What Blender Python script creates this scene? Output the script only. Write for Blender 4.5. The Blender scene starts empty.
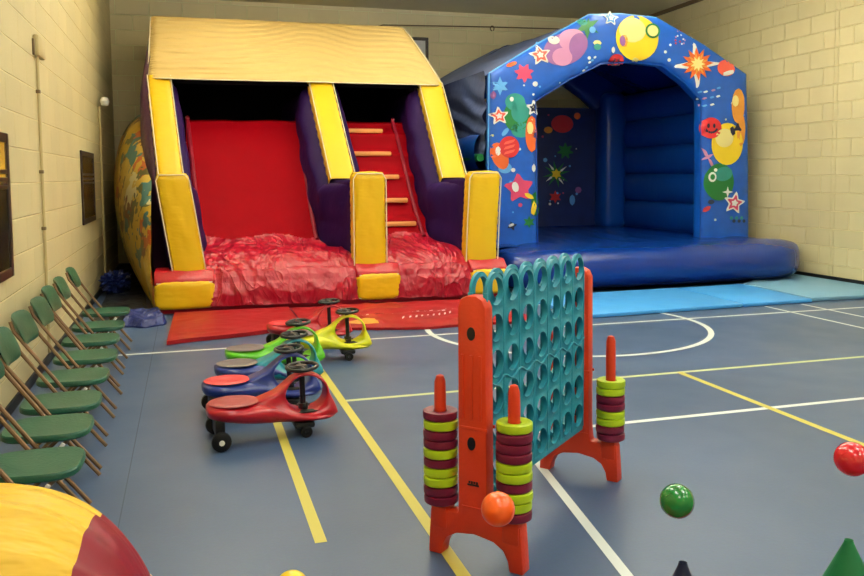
import bpy, bmesh, math, random
from mathutils import Vector, Matrix, noise
random.seed(7)
PI = math.pi
SC = bpy.context.scene
COL = SC.collection

# ------------------------------------------------------------------ camera
F_PX, YAW, PITCH, ROLL, CY, H = 825.53, math.radians(16.4468), math.radians(-4.1956), math.radians(-.4436), 236.757, 1.65
_f = Vector((math.sin(YAW)*math.cos(PITCH), math.cos(YAW)*math.cos(PITCH), math.sin(PITCH)))
_r = Vector((math.cos(YAW), -math.sin(YAW), 0)); _u = _r.cross(_f)
CR = math.cos(ROLL)*_r + math.sin(ROLL)*_u
CU = -math.sin(ROLL)*_r + math.cos(ROLL)*_u
CF = _f
EYE = Vector((0, 0, H))
cam_d = bpy.data.cameras.new('camera'); cam = bpy.data.objects.new('camera', cam_d); COL.objects.link(cam)
cam_d.sensor_width = 36; cam_d.lens = 36*F_PX/864; cam_d.shift_y = -(288-CY)/864
cam_d.clip_start = .05; cam_d.clip_end = 100
m3 = Matrix((CR, CU, -CF)).transposed()
cam.matrix_world = Matrix.Translation(EYE) @ m3.to_4x4()
SC.camera = cam

def _ray(x, y): return CR*((x-432)/F_PX) + CU*((CY-y)/F_PX) + CF
def atY(x, y, Y): d = _ray(x, y); return EYE + d*(Y/d.y)
def atX(x, y, X): d = _ray(x, y); return EYE + d*(X/d.x)
def atZ(x, y, z=0): d = _ray(x, y); return EYE + d*((z-H)/d.z)
def atD(x, y, D): return EYE + _ray(x, y)*D

# ------------------------------------------------------------------ materials
def lin(c): return tuple(((v/255)/12.92 if v/255 <= .04045 else ((v/255+.055)/1.055)**2.4) for v in c)
class NT:
    def __init__(s, name):
        s.m = bpy.data.materials.new(name); s.m.use_nodes = True; s.t = s.m.node_tree
        s.b = s.t.nodes['Principled BSDF']
    def n(s, kind, **kw):
        n = s.t.nodes.new(kind)
        for k, v in kw.items():
            if k in n.inputs: n.inputs[k].default_value = v
            else: setattr(n, k, v)
        return n
    def l(s, a, b): s.t.links.new(a, b)
def mat(name, rgb, rough=.5, spec=.5, bump=0, bscale=20, bstretch=(1,1,1), var=0, vscale=3, metal=0, coat=0, trans=0, detail=3):
    """A procedural surface: base colour with a little noise in it and a noise bump."""
    N = NT(name); c = lin(rgb)
    N.b.inputs['Base Color'].default_value = (*c, 1); N.b.inputs['Roughness'].default_value = rough
    N.b.inputs['Specular IOR Level'].default_value = spec; N.b.inputs['Metallic'].default_value = metal
    if coat: N.b.inputs['Coat Weight'].default_value = coat; N.b.inputs['Coat Roughness'].default_value = .12
    tc = N.n('ShaderNodeTexCoord')
    nz = N.n('ShaderNodeTexNoise', Scale=vscale, Detail=3.0); N.l(tc.outputs['Object'], nz.inputs['Vector'])
    v = max(var, .04)
    mx = N.n('ShaderNodeMix', data_type='RGBA'); N.l(nz.outputs['Fac'], mx.inputs['Factor'])
    mx.inputs['A'].default_value = tuple(x*(1-v) for x in c)+(1,); mx.inputs['B'].default_value = tuple(min(1, x*(1+v)) for x in c)+(1,)
    N.l(mx.outputs['Result'], N.b.inputs['Base Color'])
    if bump:
        mp = N.n('ShaderNodeMapping'); mp.inputs['Scale'].default_value = bstretch; N.l(tc.outputs['Object'], mp.inputs['Vector'])
        bz = N.n('ShaderNodeTexNoise', Scale=bscale, Detail=float(detail)); N.l(mp.outputs['Vector'], bz.inputs['Vector'])
        bp = N.n('ShaderNodeBump', Strength=bump, Distance=.03); N.l(bz.outputs['Fac'], bp.inputs['Height']); N.l(bp.outputs['Normal'], N.b.inputs['Normal'])
    return N.m

def block_wall(name, rgb, axis):
    """painted block masonry, courses .27 m"""
    N = NT(name); c = lin(rgb)
    tc = N.n('ShaderNodeTexCoord'); sp = N.n('ShaderNodeSeparateXYZ'); cb = N.n('ShaderNodeCombineXYZ')
    N.l(tc.outputs['Object'], sp.inputs[0]); N.l(sp.outputs[axis], cb.inputs['X']); N.l(sp.outputs['Z'], cb.inputs['Y'])
    br = N.n('ShaderNodeTexBrick'); br.offset = .5
    for k, v in dict(Scale=1.0, **{'Mortar Size': .008, 'Mortar Smooth': .6, 'Brick Width': .58, 'Row Height': .27, 'Bias': 0.0}).items(): br.inputs[k].default_value = v
    N.l(cb.outputs[0], br.inputs['Vector'])
    br.inputs['Color1'].default_value = (*c, 1); br.inputs['Color2'].default_value = (*[x*.93 for x in c], 1)
    br.inputs['Mortar'].default_value = (*[min(1, x*1.2) for x in c], 1)
    nz = N.n('ShaderNodeTexNoise', Scale=1.1, Detail=5.0); N.l(tc.outputs['Object'], nz.inputs['Vector'])
    mx = N.n('ShaderNodeMix', data_type='RGBA', blend_type='MULTIPLY'); mx.inputs['Factor'].default_value = .5
    rp = N.n('ShaderNodeValToRGB'); rp.color_ramp.elements[0].position = .3; rp.color_ramp.elements[0].color = (.8, .8, .8, 1); rp.color_ramp.elements[1].position = .7
    N.l(nz.outputs['Fac'], rp.inputs['Fac']); N.l(br.outputs['Color'], mx.inputs['A']); N.l(rp.outputs['Color'], mx.inputs['B'])
    N.l(mx.outputs['Result'], N.b.inputs['Base Color'])
    fn = N.n('ShaderNodeTexNoise', Scale=55.0, Detail=2.0); N.l(tc.outputs['Object'], fn.inputs['Vector'])
    ad = N.n('ShaderNodeMath', operation='MULTIPLY_ADD'); ad.inputs[1].default_value = .12; N.l(fn.outputs['Fac'], ad.inputs[0])
    iv = N.n('ShaderNodeMath', operation='SUBTRACT'); iv.inputs[0].default_value = 1; N.l(br.outputs['Fac'], iv.inputs[1]); N.l(iv.outputs[0], ad.inputs[2])
    bp = N.n('ShaderNodeBump', Strength=.9, Distance=.012); N.l(ad.outputs[0], bp.inputs['Height']); N.l(bp.outputs['Normal'], N.b.inputs['Normal'])
    N.b.inputs['Roughness'].default_value = .55; N.b.inputs['Specular IOR Level'].default_value = .3
    return N.m

def print_mat(name):
    """printed vinyl with loose cartoon-coloured patches on ochre"""
    N = NT(name); tc = N.n('ShaderNodeTexCoord')
    vo = N.n('ShaderNodeTexVoronoi', Scale=3.4); nz = N.n('ShaderNodeTexNoise', Scale=4.0, Detail=2.0)
    N.l(tc.outputs['Object'], nz.inputs['Vector'])
    vm = N.n('ShaderNodeVectorMath', operation='MULTIPLY_ADD'); vm.inputs[1].default_value = (.9, .9, .9)
    N.l(nz.outputs['Color'], vm.inputs[0]); N.l(tc.outputs['Object'], vm.inputs[2]); N.l(vm.outputs[0], vo.inputs['Vector'])
    sp = N.n('ShaderNodeSeparateColor'); N.l(vo.outputs['Color'], sp.inputs[0])
    rp = N.n('ShaderNodeValToRGB'); rp.color_ramp.interpolation = 'CONSTANT'
    cols = [(0, (196,160,52)), (.34, (205,172,70)), (.52, (120,66,34)), (.62, (198,168,60)), (.72, (66,110,112)), (.8, (186,90,40)), (.88, (88,84,40)), (.94, (210,196,150))]
    e = rp.color_ramp.elements
    while len(e) < len(cols): e.new(.5)
    for k, (p, c) in enumerate(cols): e[k].position = p; e[k].color = (*lin(c), 1)
    N.l(sp.outputs[0], rp.inputs['Fac']); N.l(rp.outputs['Color'], N.b.inputs['Base Color'])
    N.b.inputs['Roughness'].default_value = .4
    return N.m

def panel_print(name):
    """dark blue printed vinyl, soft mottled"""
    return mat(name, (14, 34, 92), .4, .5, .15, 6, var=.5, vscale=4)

V = dict(bump=.35, bscale=7)
M = {
 'yellow': mat('vinyl_yellow', (226, 184, 6), .42, .45, .18, 7, (1,1,2.2), var=.05, detail=1),
 'yellowg': mat('vinyl_yellow_gathered', (222, 178, 44), .45, .35, 1.0, 3.6, (.5, 3.5, 3.5), var=.06, detail=3),
 'canopy': mat('canopy_cloth_yellow', (202, 174, 112), .6, .3, .6, 5, (.5, 3, 9), var=.06),
 'purple': mat('vinyl_purple', (38, 16, 68), .55, .1, .4, 5, var=.15),
 'maroonp': mat('vinyl_plum', (70, 28, 66), .4, .5, .4, 5, var=.15),
 'red': mat('vinyl_red', (168, 8, 30), .33, .5, .5, 6, var=.1, detail=5),
 'redw': mat('vinyl_red_creased', (136, 0, 14), .6, .05, .35, 3, var=.06, detail=3), 'redc': None,
 'black': mat('interior_shade_black', (16, 14, 20), .7, .2),  # black standing in for the shade beneath the canopy
 'piping': mat('piping_white', (225, 215, 190), .5),
 'rung': mat('rung_tan', (226, 150, 84), .55),
 'matred': mat('mat_red', (146, 12, 22), .45, .3, .2, 5, var=.1),
 'matblue': mat('mat_light_blue', (70, 156, 232), .4, .5, .35, 5, var=.08),
 'matgrey': mat('mat_grey_blue', (112, 158, 190), .5, .4, .3, 5, var=.08),
 'tarp': mat('tarp_navy', (22, 40, 110), .35, .5, .9, 14, var=.25, detail=5),
 'darkpatch': mat('patch_black_blue', (22, 26, 38), .5, .4, .8, 9, var=.3),
 'blue': mat('vinyl_blue', (6, 66, 160), .28, .5, .25, 3.2, var=.12),
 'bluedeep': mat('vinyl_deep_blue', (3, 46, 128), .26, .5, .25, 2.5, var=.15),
 'print': mat('vinyl_printed_blue', (14, 84, 186), .34, .5, .3, 5, var=.3, vscale=5),
 'navy': mat('roof_cloth_navy', (92, 106, 152), .55, .4, .7, 3.5, (1, 1, 1), var=.15),
 'navyd': mat('drape_navy', (68, 80, 120), .55, .3, .5, 6, (1, 1, 1), var=.2),
 'pblue': panel_print('panel_printed_navy'),
 'side': print_mat('vinyl_side_print'),
 'teal': mat('plastic_teal', (28, 134, 158), .42, .5, .08, 60, var=.06),
 'orange': mat('plastic_orange_red', (212, 56, 18), .42, .5, .1, 60, var=.05),
 'dark': mat('plastic_black', (18, 18, 20), .4, .5),
 'rubber': mat('rubber_black', (14, 14, 15), .6, .3),
 'white': mat('plastic_white', (230, 228, 222), .5),
 'lime': mat('plastic_lime', (176, 204, 22), .4, .5, .05, 50),
 'maroon': mat('plastic_maroon', (112, 16, 50), .4, .5, .05, 50),
 'cgreen': mat('chair_plastic_green', (20, 82, 62), .4, .5, .1, 60, var=.1),
 'brown': mat('chair_tube_brown', (120, 92, 66), .38, .5, metal=.55),
 'carred': mat('car_red', (180, 16, 36), .3, .5, coat=.3), 'carblue': mat('car_blue', (22, 46, 128), .3, .5, coat=.3),
 'carteal': mat('car_teal', (18, 140, 156), .3, .5, coat=.3), 'cargreen': mat('car_green', (92, 190, 24), .3, .5, coat=.3),
 'caryellow': mat('car_yellow', (226, 226, 20), .3, .5, coat=.3),
 'seatgrey': mat('seat_grey', (104, 92, 92), .55), 'seatred': mat('seat_red', (214, 50, 58), .45), 'seatpink': mat('seat_dull_red', (150, 44, 50), .5),
 'ballgreen': mat('ball_green', (6, 124, 46), .16, .6, coat=.5), 'ballred': mat('ball_red', (218, 14, 34), .2, .6, coat=.5),
 'ballorange': mat('ball_orange', (250, 96, 14), .28, .6, coat=.3), 'ballyellow': mat('ball_yellow', (238, 206, 30), .3, .6),
 'conegreen': mat('cone_green', (10, 112, 66), .4), 'coneblue': mat('cone_dark_blue', (20, 32, 66), .4), 'conecream': mat('cone_cream', (236, 210, 170), .45),
 'infred': mat('vinyl_maroon_red', (126, 12, 36), .45, .3, .4, 6, var=.1),
 'frame': mat('frame_dark_wood', (38, 20, 16), .4, .5), 'paneA': mat('pane_amber_reflection', (150, 110, 30), .12, .6, var=.3), 'paneB': mat('pane_dark', (26, 24, 26), .1, .6, var=.3), 'paneC': mat('pane_brown', (44, 32, 24), .2, .6, var=.3),  # amber of the first pane is a reflection put into its colour
 'pipe': mat('wall_conduit_cream', (196, 178, 128), .5), 'pipedark': mat('conduit_brown', (112, 92, 60), .5),
 'skirt': mat('skirting_black', (14, 14, 16), .5), 'ceil': mat('ceiling_paint', (232, 225, 192), .8, .2, var=.05),
 'board': mat('board_white', (220, 220, 224), .4), 'lampbody': mat('added_lamp_housing', (220, 218, 210), .5),
 'lineW': mat('line_paint_white', (222, 228, 226), .45), 'lineY': mat('line_paint_yellow', (200, 188, 84), .45), 'lineP': mat('line_paint_pale', (198, 206, 150), .45),
 # prints
 'p_star': mat('print_coral', (232, 92, 78), .4), 'p_white': mat('print_white', (236, 236, 236), .4), 'p_yel': mat('print_yellow', (240, 206, 44), .4, var=.15), 'p_pale': mat('print_pale_yellow', (238, 224, 150), .4),
 'p_green': mat('print_green', (18, 112, 52), .4, var=.3), 'p_teal': mat('print_teal', (36, 136, 130), .4, var=.3), 'p_pur': mat('print_purple', (138, 84, 150), .4, var=.3), 'p_lil': mat('print_lilac', (196, 130, 176), .4),
 'p_org': mat('print_orange', (220, 96, 40), .4, var=.2), 'p_red': mat('print_red', (196, 34, 44), .4, var=.15), 'p_pink': mat('print_pink', (200, 60, 104), .4, var=.2), 'p_dk': mat('print_dark', (20, 26, 60), .4), 'p_lb': mat('print_light_blue', (90, 160, 226), .4), 'p_amb': mat('print_amber', (226, 150, 60), .4, var=.3),
}

def creased(name, rgb):
    """slack vinyl: sharp crossing creases"""
    N = NT(name); N.b.inputs['Base Color'].default_value = (*lin(rgb), 1); N.b.inputs['Roughness'].default_value = .32; N.b.inputs['Specular IOR Level'].default_value = .6
    tc = N.n('ShaderNodeTexCoord'); prev = None
    for sc, dist, st, rot in ((1.3, .9, .5, (0, 0, .5)), (3.4, .8, .3, (0, .4, -.7)), (.8, 1.2, .6, (.5, 0, 1.2))):
        mp = N.n('ShaderNodeMapping'); mp.inputs['Scale'].default_value = (1.7, .75, 1.0); mp.inputs['Rotation'].default_value = rot; N.l(tc.outputs['Object'], mp.inputs['Vector'])
        z = N.n('ShaderNodeTexNoise', Scale=sc, Detail=3.0, Distortion=dist); N.l(mp.outputs[0], z.inputs['Vector'])
        m1 = N.n('ShaderNodeMath', operation='SUBTRACT'); m1.inputs[1].default_value = .5; N.l(z.outputs['Fac'], m1.inputs[0])
        m2 = N.n('ShaderNodeMath', operation='ABSOLUTE'); N.l(m1.outputs[0], m2.inputs[0])
        m3_ = N.n('ShaderNodeMath', operation='POWER'); m3_.inputs[1].default_value = .6; N.l(m2.outputs[0], m3_.inputs[0])
        b_ = N.n('ShaderNodeBump', Strength=st, Distance=.14/sc); b_.invert = True; N.l(m3_.outputs[0], b_.inputs['Height'])
        if prev: N.l(prev.outputs['Normal'], b_.inputs['Normal'])
        prev = b_
    N.l(prev.outputs['Normal'], N.b.inputs['Normal'])
    return N.m
M['redc'] = creased('vinyl_red_slack', (164, 8, 42))

# ------------------------------------------------------------------ object helpers
def tag(o, label=None, cat=None, group=None, kind=None):
    if label: o['label'] = label
    if cat: o['category'] = cat
    if group: o['group'] = group
    if kind: o['kind'] = kind
    return o
def thing(name, label, cat, loc=(0, 0, 0), rotz=0, group=None):
    o = bpy.data.objects.new(name, None); COL.objects.link(o); o.location = loc; o.rotation_euler = (0, 0, rotz)
    o.empty_display_size = .1
    return tag(o, label, cat, group)
def obj(name, bm, mats, parent=None, label=None, smooth=True, world=False, ang=40, weld=True):
    """link the bmesh as ONE mesh object; world=True: vertices are world coordinates under an unrotated parent"""
    if weld: bmesh.ops.remove_doubles(bm, verts=bm.verts, dist=1e-5)
    if world:
        root = parent; off = Vector((0, 0, 0))
        while root is not None: off += root.location; root = root.parent
        bmesh.ops.translate(bm, vec=-off, verts=bm.verts)
    me = bpy.data.meshes.new(name); bm.normal_update(); bm.to_mesh(me); bm.free()
    for m in (mats if isinstance(mats, (list, tuple)) else [mats]): me.materials.append(m if not isinstance(m, str) else M[m])
    o = bpy.data.objects.new(name, me); COL.objects.link(o)
    if parent: o.parent = parent
    if label: o['label'] = label
    if smooth:
        for p in me.polygons: p.use_smooth = True
        me.set_sharp_from_angle(angle=math.radians(ang))
    return o
def B(): return bmesh.new()
def _merge(bm, tmp, mi=0, M4=None):
    if M4 is not None: bmesh.ops.transform(tmp, matrix=M4, verts=tmp.verts)
    base = len(bm.verts); mp = {}
    for v in tmp.verts: mp[v] = bm.verts.new(v.co)
    for f in tmp.faces:
        try: nf = bm.faces.new([mp[v] for v in f.verts]); nf.material_index = mi if mi is not None else f.material_index
        except ValueError: pass
    tmp.free()
def box(bm, a, b, bev=0, seg=2, mi=0, M4=None):
    t = bmesh.new(); bmesh.ops.create_cube(t, size=1)
    a, b = Vector(a), Vector(b)
    for v in t.verts: v.co = Vector([(a[i]+b[i])/2 + v.co[i]*(b[i]-a[i]) for i in range(3)])
    if bev: bmesh.ops.bevel(t, geom=t.edges[:], offset=bev, segments=seg, profile=.5, affect='EDGES')
    _merge(bm, t, mi, M4)
def puff(bm, a, b, p=4, n=14, mi=0, M4=None, jit=0):
    """pillow: superellipsoid box with exponent p"""
    t = bmesh.new(); bmesh.ops.create_cube(t, size=2); bmesh.ops.subdivide_edges(t, edges=t.edges[:], cuts=n, use_grid_fill=True)
    a, b = Vector(a), Vector(b); c = (a+b)/2; h = (b-a)/2
    for v in t.verts:
        q = v.co; r = (abs(q.x)**p+abs(q.y)**p+abs(q.z)**p)**(1/p)
        q = q/r
        w = 1+jit*noise.noise(Vector((q.x*3, q.y*3, q.z*3))*2)
        v.co = Vector((c.x+h.x*q.x*w, c.y+h.y*q.y*w, c.z+h.z*q.z*w))
    _merge(bm, t, mi, M4)
def tube(bm, pts, r, n=8, mi=0, caps=True, closed=False, M4=None, rr=None):
    pts = [Vector(p) for p in pts]; t = bmesh.new(); rings = []
    N = len(pts); up = None
    for i, p in enumerate(pts):
        if closed: d = (pts[(i+1) % N]-pts[i-1]).normalized()
        else: d = (pts[min(i+1, N-1)]-pts[max(i-1, 0)]).normalized()
        if up is None: up = Vector((0, 0, 1)) if abs(d.z) < .9 else Vector((1, 0, 0))
        s = d.cross(up).normalized(); up = s.cross(d).normalized()
        ra = rr[i] if rr else r
        rings.append([t.verts.new(p + s*math.cos(2*PI*k/n)*ra + up*math.sin(2*PI*k/n)*ra) for k in range(n)])
    for i in range(N if closed else N-1):
        A, C = rings[i], rings[(i+1) % N]
        for k in range(n): t.faces.new([A[k], A[(k+1) % n], C[(k+1) % n], C[k]])
    if caps and not closed: t.faces.new(rings[0][::-1]); t.faces.new(rings[-1])
    bmesh.ops.recalc_face_normals(t, faces=t.faces); _merge(bm, t, mi, M4)
def lathe(bm, prof, n=24, mi=0, M4=None, closed=False):
    """prof: (radius, z) list round the z axis"""
    t = bmesh.new(); rings = []
    for r, z in prof:
        rings.append([t.verts.new((r*math.cos(2*PI*k/n), r*math.sin(2*PI*k/n), z)) for k in range(n)] if r > 1e-6 else [t.verts.new((0, 0, z))]*n)
    L = len(prof)
    for i in range(L if closed else L-1):
        A, C = rings[i], rings[(i+1) % L]
        for k in range(n):
            q = []
            for v in (A[k], A[(k+1) % n], C[(k+1) % n], C[k]):
                if v not in q: q.append(v)
            if len(q) > 2:
                try: t.faces.new(q)
                except ValueError: pass
    bmesh.ops.recalc_face_normals(t, faces=t.faces); _merge(bm, t, mi, M4)
def grid(bm, fn, nu, nv, mi=0, closeu=False, M4=None, flip=False):
    t = bmesh.new(); g = [[t.verts.new(fn(i/nu, j/nv)) for j in range(nv+1)] for i in range(nu if closeu else nu+1)]
    for i in range(nu):
        for j in range(nv):
            a, b = g[i], g[(i+1) % len(g)]
            q = [a[j], b[j], b[j+1], a[j+1]]
            t.faces.new(q[::-1] if flip else q)
    _merge(bm, t, mi, M4)
def prism(bm, poly, a, b, axis='x', bev=0, seg=2, mi=0, shear=None, M4=None):
    """poly in the two other axes (x: (y,z), y: (x,z), z: (x,y)) from a to b"""
    t = bmesh.new()
    def P(u, v, w): return {'x': (w, u, v), 'y': (u, w, v), 'z': (u, v, w)}[axis]
    A = [t.verts.new(P(u, v, a)) for u, v in poly]; C = [t.verts.new(P(u, v, b)) for u, v in poly]
    n = len(poly); t.faces.new(A); t.faces.new(C[::-1])
    for k in range(n): t.faces.new([A[k], C[k], C[(k+1) % n], A[(k+1) % n]])
    bmesh.ops.recalc_face_normals(t, faces=t.faces)
    if bev: bmesh.ops.bevel(t, geom=t.edges[:], offset=bev, segments=seg, profile=.5, affect='EDGES')
    if shear:
        for v in t.verts: v.co = Vector(shear(v.co))
    _merge(bm, t, mi, M4)
def lerp(a, b, t): return a+(b-a)*t
def interp(xs, ys, x):
    if x <= xs[0]: return ys[0]
    for i in range(len(xs)-1):
        if x <= xs[i+1]: t = (x-xs[i])/(xs[i+1]-xs[i]); return ys[i]+(ys[i+1]-ys[i])*t
    return ys[-1]
def smooth_path(pts, n):
    """Catmull-Rom through 2D/3D points"""
    P = [Vector(p) for p in pts]; out = []
    for k in range(n+1):
        u = k/n*(len(P)-1); i = min(int(u), len(P)-2); t = u-i
        p0, p1, p2, p3 = P[max(i-1, 0)], P[i], P[i+1], P[min(i+2, len(P)-1)]
        out.append(.5*((2*p1)+(p2-p0)*t+(2*p0-5*p1+4*p2-p3)*t*t+(3*p1-p0-3*p2+p3)*t**3))
    return out
def nz(x, y, z=0, s=1): return noise.noise(Vector((x*s, y*s, z*s)))
def ridge(x, y, z=0, s=1): return 1-abs(noise.noise(Vector((x*s, y*s, z*s))))*2

def tubes(name, paths, r, n, m, parent, world=True, **k):
    for p in paths:
        bm = B(); tube(bm, p, r, n); obj(name, bm, m, parent, world=world, **k)

# ================================================================== THE SETTING
XL, XR, YB, YF, ZC = -1.247, 9.28, 16.05, -4.0, 4.93
def floor_build():
    bm = B(); box(bm, (XL-.2, YF-.2, -.1), (XR+.2, YB+.2, 0))
    zl = .0012
    def strip(x0, y0, x1, y1, w, mi, z=zl):
        d = Vector((x1-x0, y1-y0, 0)).normalized(); s = Vector((-d.y, d.x, 0))*w/2
        a, b = Vector((x0, y0, z)), Vector((x1, y1, z))
        bm.faces.new([bm.verts.new(p) for p in (a-s, b-s, b+s, a+s)]).material_index = mi
    strip(XL+.02, 8.15, 9.26, 8.15, .05, 1)
    strip(1.05, 5.93, 9.26, 5.93, .05, 4)
    strip(2.0, 4.815, 9.26, 4.815, .05, 1)
    strip(.535, 7.2, .535, 3.62, .055, 2, zl*1.5)
    strip(1.05, 7.6, 1.05, -2, .058, 2, zl*1.6)
    strip(3.895, 5.93, 3.895, 0, .055, 2, zl*1.6)
    strip(6.86, 8.6, 6.86, 0, .045, 1, zl*1.4); strip(7.4, 8.6, 7.4, 0, .045, 1, zl*1.4)
    strip(1.97, 4.84, 1.66, 2.7, .05, 1, zl*1.7); strip(1.66, 2.7, 1.5, 1.2, .05, 1, zl*1.7)
    c = Vector((3.92, 8.16)); n = 72
    for k in range(n):
        t0, t1 = 2*PI*k/n, 2*PI*(k+1)/n
        q = [(c.x+r*math.cos(t), c.y+r*math.sin(t), zl*1.9) for r, t in ((1.485, t0), (1.545, t0), (1.545, t1), (1.485, t1))]
        bm.faces.new([bm.verts.new(p) for p in q]).material_index = 1
    # sheet seams of the sports vinyl
    for x in (-.36,): strip(x, YF, x, YB, .006, 3, zl*.5)
    N = NT('floor_vinyl_blue'); tc = N.n('ShaderNodeTexCoord')
    n1 = N.n('ShaderNodeTexNoise', Scale=.7, Detail=4.0); N.l(tc.outputs['Object'], n1.inputs['Vector'])
    rp = N.n('ShaderNodeValToRGB'); rp.color_ramp.elements[0].position = .35; rp.color_ramp.elements[1].position = .68
    rp.color_ramp.elements[0].color = (*lin((60, 81, 114)), 1); rp.color_ramp.elements[1].color = (*lin((70, 91, 126)), 1)
    N.l(n1.outputs['Fac'], rp.inputs['Fac'])
    n2 = N.n('ShaderNodeTexNoise', Scale=60.0, Detail=2.0); N.l(tc.outputs['Object'], n2.inputs['Vector'])
    mx = N.n('ShaderNodeMix', data_type='RGBA', blend_type='OVERLAY'); mx.inputs['Factor'].default_value = .12
    N.l(rp.outputs['Color'], mx.inputs['A']); N.l(n2.outputs['Color'], mx.inputs['B']); N.l(mx.outputs['Result'], N.b.inputs['Base Color'])
    n3 = N.n('ShaderNodeTexNoise', Scale=2.0, Detail=5.0); N.l(tc.outputs['Object'], n3.inputs['Vector'])
    mr = N.n('ShaderNodeMapRange'); mr.inputs['To Min'].default_value = .3; mr.inputs['To Max'].default_value = .48
    N.l(n3.outputs['Fac'], mr.inputs['Value']); N.l(mr.outputs[0], N.b.inputs['Roughness'])
    bp = N.n('ShaderNodeBump', Strength=.15, Distance=.002); N.l(n2.outputs['Fac'], bp.inputs['Height']); N.l(bp.outputs['Normal'], N.b.inputs['Normal'])
    o = obj('floor', bm, [N.m, M['lineW'], M['lineY'], mat('floor_seam', (52, 70, 96), .5), M['lineP']], smooth=False, weld=False)
    tag(o, kind='structure')
floor_build()
wl = block_wall('wall_blocks_left', (218, 204, 158), 'Y'); wr = block_wall('wall_blocks_right', (222, 208, 162), 'Y'); wb = block_wall('wall_blocks_back', (250, 238, 196), 'X')  # back wall colour lightened to make up for light missing there
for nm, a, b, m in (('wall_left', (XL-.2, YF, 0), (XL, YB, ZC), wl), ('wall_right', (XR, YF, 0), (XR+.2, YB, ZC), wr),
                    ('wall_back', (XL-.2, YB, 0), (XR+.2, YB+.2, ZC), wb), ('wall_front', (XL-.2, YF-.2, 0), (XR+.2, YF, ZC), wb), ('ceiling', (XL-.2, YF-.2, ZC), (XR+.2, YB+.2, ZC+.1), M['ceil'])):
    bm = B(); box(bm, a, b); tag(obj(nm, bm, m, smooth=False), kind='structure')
bm = B(); box(bm, (XR-.02, YF, 0), (XR, YB, .1)); tag(obj('baseboard_right', bm, 'skirt', smooth=False), kind='structure')
bm = B(); box(bm, (XL, YF, 0), (XL+.015, YB, .08)); tag(obj('baseboard_left', bm, 'skirt', smooth=False), kind='structure')
bm = B(); box(bm, (XL, YB-.015, 0), (XR, YB, .1)); tag(obj('baseboard_back', bm, 'skirt', smooth=False), kind='structure')
# trim where the right wall meets the ceiling, the expansion joint in the right wall
bm = B(); box(bm, (XR-.06, YF, ZC-.07), (XR, YB, ZC), .01); tag(obj('trim_1', bm, 'pipedark', smooth=False), kind='structure')
bm = B(); box(bm, (XR-.004, 10.14, .1), (XR, 10.17, ZC-.08)); box(bm, (XR-.004, 10.22, .1), (XR, 10.235, ZC-.08)); tag(obj('trim_2', bm, wr, smooth=False), kind='structure')

def window(n, y0, y1, z0, z1, top, low, mid):
    bm = B(); w = .07; X = XL
    fr = []
    for a, b in (((X, y0, z0), (X+.022, y0+w, z1)), ((X, y1-w, z0), (X+.022, y1, z1)), ((X, y0+w, z1-w), (X+.022, y1-w, z1)), ((X, y0+w, z0), (X+.022, y1-w, z0+w))): box(bm, a, b, .008)
    zm = lerp(z0, z1, mid)
    for k in range(3): box(bm, (X, y0+w, zm-.05+k*.055), (X+.018, y1-w, zm-.02+k*.055), .004)
    e = bpy.data.objects.new('window_%d' % n, None); COL.objects.link(e); e.location = (X, (y0+y1)/2, z0); tag(e, kind='structure')
    obj('window_frame', bm, 'frame', e, world=True, smooth=False)
    bm = B(); box(bm, (X, y0+w, zm), (X+.012, y1-w, z1-w)); obj('upper_pane', bm, top, e, world=True, smooth=False)
    bm = B(); box(bm, (X, y0+w, z0+w), (X+.012, y1-w, zm)); obj('lower_pane', bm, low, e, world=True, smooth=False)
window(1, 4.6, 6.6, .95, 1.98, 'paneA', 'paneB', .66)
window(2, 10.9, 12.3, 1.08, 2.0, 'paneC', 'paneC', .6)

# conduits with their boxes on the left wall
t = thing('wall_conduit', 'cream pipe down the left wall under a square sensor box, nearer of the two', 'pipe', (XL, 8.0, 0))
bm = B(); tube(bm, [(XL+.02, 7.98, .1), (XL+.02, 7.98, 2.74)], .013, 8); obj('pipe', bm, 'pipe', t, world=True)
for z in (1.2, 1.7, 2.4): bm = B(); box(bm, (XL, 7.955, z), (XL+.035, 8.005, z+.03), .005); obj('pipe_clip', bm, 'pipedark', t, world=True)
bm = B(); box(bm, (XL, 7.9, 2.72), (XL+.05, 8.25, 2.9), .015); obj('sensor_box', bm, 'pipe', t, world=True)
bm = B(); box(bm, (XL, 7.87, 2.72), (XL+.02, 7.9, 2.86), .005); obj('bracket', bm, 'pipedark', t, world=True)
t = thing('wall_conduit', 'thin cream pipe with round white lamp head at the far end of the left wall', 'pipe', (XL, 13.3, 0))
bm = B(); tube(bm, [(XL+.02, 13.3, .08), (XL+.02, 13.3, 2.72)], .016, 8); obj('pipe', bm, 'pipe', t, world=True)
bm = B(); lathe(bm, [(0, .08), (.045, .075), (.07, .02), (.05, -.04), (0, -.05)], 16, M4=Matrix.Translation((XL+.1, 13.3, 2.78))); obj('lamp_head', bm, 'white', t, world=True)
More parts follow.
